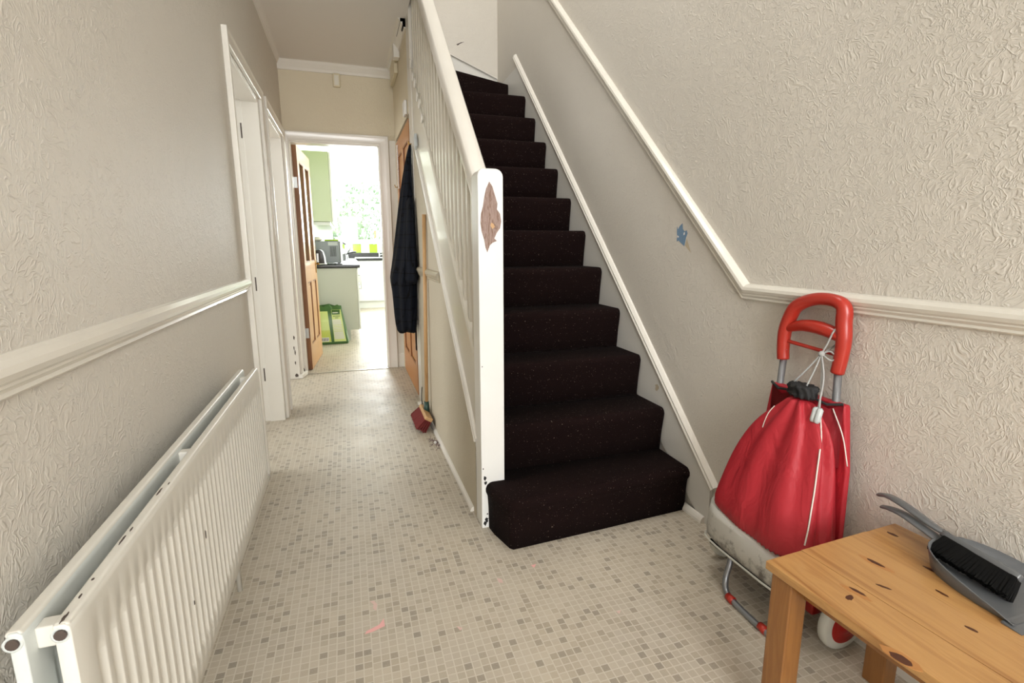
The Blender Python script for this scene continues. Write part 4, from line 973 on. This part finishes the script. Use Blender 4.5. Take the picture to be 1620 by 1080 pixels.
# base cabinets along left wall
def handle_v(x, y, z0, z1, parent, nx=1, ny=0):
    b = MB(); dx, dy = 0.03*nx, 0.03*ny
    b.tube([(x, y, z0), (x+dx, y+dy, z0), (x+dx, y+dy, z1), (x, y, z1)], 0.006, 8); return b.build('handle', M['steel'], parent, smooth=True)
y = 6.35; k = 0
labs = ['pale base cabinet end beside the green sack, under the microwave', 'second base cabinet along the left of the kitchen', 'third base cabinet along the left of the kitchen', 'fourth base cabinet along the left of the kitchen', 'fifth base cabinet nearest the kitchen window on the left']
while k < 5:
    r_ = empty('base_cabinet', (KXL+0.3, y+0.3, 0), labs[k], 'cabinet', 'base cabinets along the left kitchen wall')
    b = MB(); b.box((KXL+0.002, y+0.001, 0.13), (0.085, y+0.629, 0.87)); b.build('carcass', M['cab'], r_, bevel=0.002)
    b = MB(); b.box((0.087, y+0.003, 0.135), (0.105, y+0.627, 0.865)); d_ = b.build('cabinet_door', M['cab_white'], r_, bevel=0.002); handle_v(0.105, y+0.06, 0.62, 0.78, d_)
    b = MB(); b.box((KXL+0.002, y+0.012, 0), (-0.02, y+0.629, 0.13)); b.build('plinth', M['cab'], r_)
    y += 0.63; k += 1
b = MB(); b.box((KXL+0.001, 6.33, 0.872), (0.13, 9.60, 0.912)); wt = tag(b.build('worktop', M['worktop'], bevel=0.008), 'black kitchen worktop carrying the microwave', 'worktop')
# sink run under the window
k = 0; x = KXL+0.003
for k in range(5):
    r_ = empty('sink_cabinet', (x+0.3, 9.95, 0), ['white cabinet in the left corner under the kitchen window', 'white base cabinet under the window left of the sink', 'white base cabinet under the sink and tap', 'white base cabinet right of the sink', 'white base cabinet at the far right of the window run'][k], 'cabinet', 'white cabinets under the kitchen window')
    b = MB(); b.box((x, 9.69, 0.13), (x+0.578, YK-0.002, 0.87)); b.build('carcass', M['cab_white'], r_, bevel=0.002)
    if x > 0.0:
        b = MB(); b.box((x+0.003, 9.671, 0.135), (x+0.575, 9.689, 0.865)); d_ = b.build('cabinet_door', M['cab_white'], r_, bevel=0.003); handle_v(x+0.52, 9.671, 0.62, 0.78, d_, 0, -1)
    b = MB(); b.box((x, 9.73, 0), (x+0.578, YK-0.002, 0.13)); b.build('plinth', M['cab_white'], r_)
    x += 0.58
b = MB(); b.box((KXL+0.001, 9.65, 0.872), (2.45, YK-0.001, 0.912)); b.box((KXL+0.001, YK-0.02, 0.912), (2.45, YK-0.001, 1.0))
wt2 = tag(b.build('worktop', M['worktop'], bevel=0.004), 'black worktop with upstand under the kitchen window', 'worktop')
sk = empty('kitchen_sink', (0.6, 9.95, 0.912), 'white inset sink and drainer under the kitchen window', 'sink')
b = MB(); b.box((0.12, 9.68, 0.9125), (1.10, 10.07, 0.922)); b.build('drainer', M['cab_white'], sk, bevel=0.004)
b = MB(); b.loft([[(0.62, 9.74, .9225), (1.02, 9.74, .9225), (1.02, 10.05, .9225), (0.62, 10.05, .9225)], [(0.62, 9.74, .930), (1.02, 9.74, .930), (1.02, 10.05, .930), (0.62, 10.05, .930)]]); b.build('bowl_rim', M['steel'], sk, bevel=0.003)
tpn = empty('kitchen_tap', (0.58, 10.10, 0.922), 'tall chrome swan-neck tap in front of the kitchen window', 'tap')
b = MB(); b.tube(catmull([(0.575, 10.12, 0.913), (0.575, 10.12, 1.10), (0.575, 10.11, 1.20), (0.54, 10.06, 1.26), (0.49, 10.0, 1.23), (0.475, 9.98, 1.16)], 6), 0.014, 10); b.build('spout', M['steel'], tpn, smooth=True)
b = MB(); b.tube([(0.58, 10.12, 0.96), (0.67, 10.11, 0.985)], 0.010, 8); b.build('lever', M['steel'], tpn, smooth=True)
# wall cabinets
y = 6.35
for k in range(4):
    r_ = empty('wall_cabinet', (KXL+0.18, y+0.3, 1.405), ['pale green end of the nearest kitchen wall cabinet above the microwave', 'second kitchen wall cabinet with bar handle', 'third kitchen wall cabinet', 'kitchen wall cabinet nearest the window'][k], 'cabinet', 'wall cabinets along the left of the kitchen')
    b = MB(); b.box((KXL+0.001, y+0.001, 1.405), (-0.150, y+0.549, 2.175)); b.build('carcass', M['cab_green'], r_, bevel=0.002)
    b = MB(); b.box((-0.148, y+0.003, 1.407), (-0.128, y+0.547, 2.173)); d_ = b.build('cabinet_door', M['cab_white'], r_, bevel=0.002); handle_v(-0.128, y+0.50, 1.46, 1.66, d_)
    y += 0.55
# hood/shelf under cabinets
b = MB(); b.box((KXL+0.001, 6.40, 1.365), (-0.17, 8.4, 1.403)); tag(b.build('light_pelmet', M['cab_white'], bevel=0.003), 'white pelmet strip under the kitchen wall cabinets', 'pelmet')
# microwave
mwz = 0.9125; mw = empty('microwave', (-0.25, 6.80, mwz), 'silver-grey microwave oven on the black worktop', 'microwave')
b = MB(); b.box((-0.45, 6.62, mwz+0.012), (-0.09, 7.08, mwz+0.275)); b.build('casing', M['mw'], mw, bevel=0.008)
b = MB(); b.box((-0.088, 6.625, mwz+0.014), (-0.062, 7.075, mwz+0.272)); b.build('microwave_door', M['steel'], mw, bevel=0.005)
for yy in (6.65, 7.03):
    for xx in (-0.43, -0.12): b = MB(); b.box((xx, yy, mwz), (xx+0.03, yy+0.03, mwz+0.013)); b.build('foot', M['blackgloss'], mw)
for j in range(6): b = MB(); b.box((-0.20+j*0.012, 6.6190, mwz+0.09), (-0.195+j*0.012, 6.6205, mwz+0.21)); b.build('vent_slot', M['dark'], mw)
b = MB(); b.box((-0.22, 6.6188, mwz+0.222), (-0.11, 6.6205, mwz+0.262)); b.build('rating_label', M['toggle'], mw)
bw = empty('serving_dish', (-0.34, 6.80, mwz+0.276), 'cream domed dish standing on top of the microwave', 'dish')
b = MB(); b.lathe((-0.36, 6.76, mwz+0.2752), (0, 0, 1), [(0.045, 0), (0.075, 0.012), (0.072, 0.03), (0.04, 0.048), (0.01, 0.055)], 20); b.build('dish_body', M['cream_pale'], bw, smooth=True)
b = MB(); b.box((-0.26, 6.66, mwz+0.2755), (-0.10, 6.95, mwz+0.295)); tag(b.build('chopping_board', M['lime'], bevel=0.006), 'lime green board lying on top of the microwave', 'board')
# toaster (black) and bits
ts = empty('toaster', (-0.33, 6.45, mwz), 'black and chrome toaster beside the microwave', 'toaster')
b = MB(); pr_ = [(-0.405, 0.0), (-0.41, 0.08), (-0.395, 0.145), (-0.37, 0.165), (-0.31, 0.165), (-0.275, 0.145), (-0.262, 0.08), (-0.258, 0.0)]
b.loft([[(x, yy, mwz+0.002+h) for x, h in pr_] for yy in (6.37, 6.58)]); b.build('toaster_body', M['blackgloss'], ts, bevel=0.01, bseg=3)
b = MB(); b.loft([[(x, yy, mwz+0.004+h) for x, h in ((-0.262, 0.0), (-0.266, 0.08), (-0.280, 0.145), (-0.305, 0.168), (-0.295, 0.170), (-0.268, 0.150), (-0.250, 0.08), (-0.246, 0))] for yy in (6.372, 6.578)]); b.build('chrome_side', M['steel'], ts)
b = MB(); b.box((-0.345, 6.363, mwz+0.03), (-0.325, 6.369, mwz+0.13)); b.build('lever_slot', M['steel'], ts)
b = MB(); b.tube(catmull([(-0.38, 6.36, mwz+0.008), (-0.33, 6.345, mwz+0.008), (-0.28, 6.355, mwz+0.008), (-0.24, 6.40, mwz+0.008)], 5), 0.005, 6); tag(b.build('power_cord', M['whiteplastic'], smooth=True), 'white flex lying on the worktop in front of the toaster', 'cord')
# saucepan and kettle near the hob
pn = empty('saucepan', (0.02, 8.55, 0.913), 'steel saucepan with black handle on the far worktop', 'saucepan')
b = MB(); b.lathe((-0.12, 8.5, 0.913), (0, 0, 1), [(0.09, 0), (0.10, 0.01), (0.10, 0.10), (0.104, 0.103), (0.09, 0.103)], 24); b.build('pan_body', M['steel'], pn, smooth=True)
b = MB(); b.tube(catmull([(-0.02, 8.5, 1.0), (0.06, 8.5, 1.03), (0.13, 8.5, 1.035)], 4), 0.012, 8); b.build('pan_handle', M['blackgloss'], pn, smooth=True)
kt = empty('kettle', (-0.1, 9.1, 0.913), 'chrome stovetop kettle with black handle near the window', 'kettle')
b = MB(); b.lathe((-0.09, 9.2, 0.913), (0, 0, 1), [(0.095, 0), (0.105, 0.02), (0.09, 0.10), (0.05, 0.155), (0.02, 0.165), (0.015, 0.185)], 24); b.build('kettle_body', M['steel'], kt, smooth=True)
b = MB(); b.tube([(-0.01, 9.2, 1.0), (0.05, 9.2, 1.10), (0.075, 9.2, 1.12)], [0.02, 0.013, 0.011], 10); b.build('spout', M['steel'], kt, smooth=True)
b = MB(); b.tube(catmull([(-0.16, 9.2, 1.05), (-0.15, 9.2, 1.15), (-0.09, 9.2, 1.19), (-0.02, 9.2, 1.16)], 5), 0.010, 8); b.build('kettle_handle', M['blackgloss'], kt, smooth=True)
# hanging ceiling lamp cord in the kitchen
pd = empty('pendant_lamp', (0.50, 9.3, 2.6), 'small white pendant fitting hanging from the kitchen ceiling', 'lamp')
b = MB(); b.tube([(0.50, 9.3, 2.598), (0.50, 9.3, 2.40)], 0.004, 6); b.build('flex', M['whiteplastic'], pd)
b = MB(); b.lathe((0.50, 9.3, 2.33), (0, 0, 1), [(0.02, 0), (0.025, 0.03), (0.02, 0.07), (0.01, 0.08)], 12); b.build('lamp_holder', M['cream'], pd, smooth=True)

# green sack
sx0, sx1, sy = -0.385, -0.045, 6.16
sack = empty('compost_sack', (-0.21, 6.22, 0), 'green and yellow printed plastic sack standing by the pale cabinet end', 'sack')
DZ = [(0.0, .070), (.02, .078), (.15, .076), (.28, .063), (.37, .040), (.425, .016), (.445, .006)]
def sd_(z):
    for (z0, d0), (z1, d1) in zip(DZ, DZ[1:]):
        if z <= z1: return d0+(d1-d0)*(z-z0)/(z1-z0)
    return .006
yfront = lambda z: sy+0.07-sd_(z)
def sackring(z, x0, x1, dent=0):
    pts = []; c = (x0+x1)/2; yb = sy+0.07+sd_(z); yf = yfront(z)
    for k in range(9): pts.append((x0+0.012+(x1-x0-0.024)*k/8, yf, z+dent*(0.012*math.sin(k*2.1)+0.01*(k == 4))))
    pts.append((x1, yf+0.3*(yb-yf), z)); pts.append((x1, yf+0.7*(yb-yf), z))
    for k in range(9): pts.append((x1-0.012-(x1-x0-0.024)*k/8, yb, z+dent*(0.012*math.sin((8-k)*2.1)+0.01*(k == 4))))
    pts.append((x0, yf+0.7*(yb-yf), z)); pts.append((x0, yf+0.3*(yb-yf), z))
    return pts
b = MB(); b.loft([sackring(0.001, -0.375, -0.050), sackring(0.02, -0.385, -0.042), sackring(0.15, -0.383, -0.060), sackring(0.28, -0.380, -0.083), sackring(0.37, -0.382, -0.100, .5), sackring(0.425, -0.380, -0.106, 1.0), sackring(0.445, -0.376, -0.110, 1.3)])
b.build('sack_body', M['baggreen'], sack, bevel=0.004)
def sprint(x00, x01, x10, x11, z0, z1, mat, nm, off=0.0):   # x range at the foot, x range at the head
    b = MB(); rg = []
    for k in range(13):
        f = k/12; z = z0+(z1-z0)*f; xa = x00+(x10-x00)*f; xb = x01+(x11-x01)*f; y_ = yfront(z)-0.0035-off
        rg.append([(xa, y_, z), (xb, y_, z), (xb, y_+0.0015, z), (xa, y_+0.0015, z)])
    b.loft(rg); b.build(nm, mat, sack)
sprint(-.370, -.238, -.368, -.262, .030, .385, M['bagyellow2'], 'printed_panel')
sprint(-.369, -.240, -.368, -.246, .035, .170, M['bagyellow'], 'printed_panel', .001)
sprint(-.206, -.074, -.222, -.118, .032, .400, M['bagyellow2'], 'printed_panel')
sprint(-.200, -.090, -.215, -.124, .060, .290, M['bagpale'], 'printed_panel', .001)
sprint(-.216, -.128, -.218, -.128, .345, .398, M['baggreen'], 'print_heading', .0015)
sprint(-.208, -.150, -.208, -.150, .362, .372, M['bagpale'], 'print_line', .0022)
for j in range(6): sprint(-.204+.013*j, -.196+.013*j, -.204+.013*j, -.196+.013*j, .322, .332, M['baggreen'], 'print_letter', .002)
for j in range(3): sprint(-.182+.012*j, -.174+.012*j, -.182+.012*j, -.174+.012*j, .302, .312, M['baggreen'], 'print_letter', .002)
for z in (.150, .168, .186, .204, .222): sprint(-.205, -.108, -.205, -.108, z, z+.005, M['bagyellow'], 'print_line', .002)
sprint(-.345, -.262, -.345, -.262, .038, .085, M['whiteplastic'], 'barcode_label', .002)
xx = -.341
for j in range(9): sprint(xx, xx+.004, xx, xx+.004, .044, .080, M['dark'], 'barcode_bar', .003); xx += .0085

# ------------------------------------------------------------------ garden beyond the window
b = MB(); b.box((-12, 10.5, -0.6), (14, 30, -0.5)); struct(b.build('ground_garden', M['grass']), 'lawn beyond the kitchen window', 'ground')
gl_ = [(-2.4, 15.2, 1.0, 1.7), (-0.25, 15.6, 1.0, 1.9), (1.85, 15.2, 1.0, 1.7), (4.0, 15.8, 1.0, 2.0), (0.9, 19.5, 1.9, 3.4)]
gd = ['bushy pale green shrub at the far left of the kitchen window view', 'rounded shrub seen left of centre through the window', 'leafy shrub at the centre of the window view', 'broad shrub at the right of the window view', 'taller tree behind the garden shrubs']
for gi, (x, y, rr_, hh) in enumerate(gl_):
    sh = empty('garden_shrub', (x, y, -0.5), gd[gi], 'shrub', 'shrubs outside the kitchen window'); r = random.Random(gi+20)
    b = MB(); b.tube([(x, y, -0.5), (x+0.1, y, hh*0.5)], [0.08, 0.04], 7); b.build('stem', M['handle_wood'], sh)
    b = MB()
    for i in range(1500):
        th = r.uniform(0, 2*math.pi); ph = math.acos(r.uniform(-1, 1)); q = r.uniform(0.55, 1.0)
        c = Vector((x+rr_*q*math.sin(ph)*math.cos(th), y+rr_*q*math.sin(ph)*math.sin(th)*0.7, hh*0.5+hh*0.62*q*math.cos(ph)))
        a1 = Vector((r.uniform(-1, 1), r.uniform(-1, 1), r.uniform(-1, 1))).normalized()*0.085; a2 = a1.orthogonal().normalized()*0.05
        V = [b.bm.verts.new(c+d) for d in (a1, a2, -a1, -a2)]; b.face(V)
    tag(b.build('foliage', M['leaf'], sh), kind='stuff')

# pink marks on the floor
def pinkpoly(pts, nm='pink_mark', mt='pink'):
    b = MB(); b.prism([tuple(unz(px, py, 0.0002)) for px, py in pts], (0, 0, 0), (0, 0, 0.0005)); b.build(nm, M[mt], floor)
pinkpoly([(585, 951), (592, 950), (597, 956), (595, 966), (590, 962), (591, 956)], mt='stain')
pinkpoly([(607, 978), (609, 990), (600, 994), (590, 999), (577, 1003), (580, 998), (592, 992), (600, 988)], mt='pink')
pinkpoly([(840, 894), (848, 892), (845, 898)], mt='pink'); pinkpoly([(786, 914), (794, 916), (796, 922), (789, 921)], mt='stain'); pinkpoly([(722, 990), (732, 993), (728, 997)], mt='stain'); pinkpoly([(975, 967), (982, 965), (980, 971)], mt='stain')
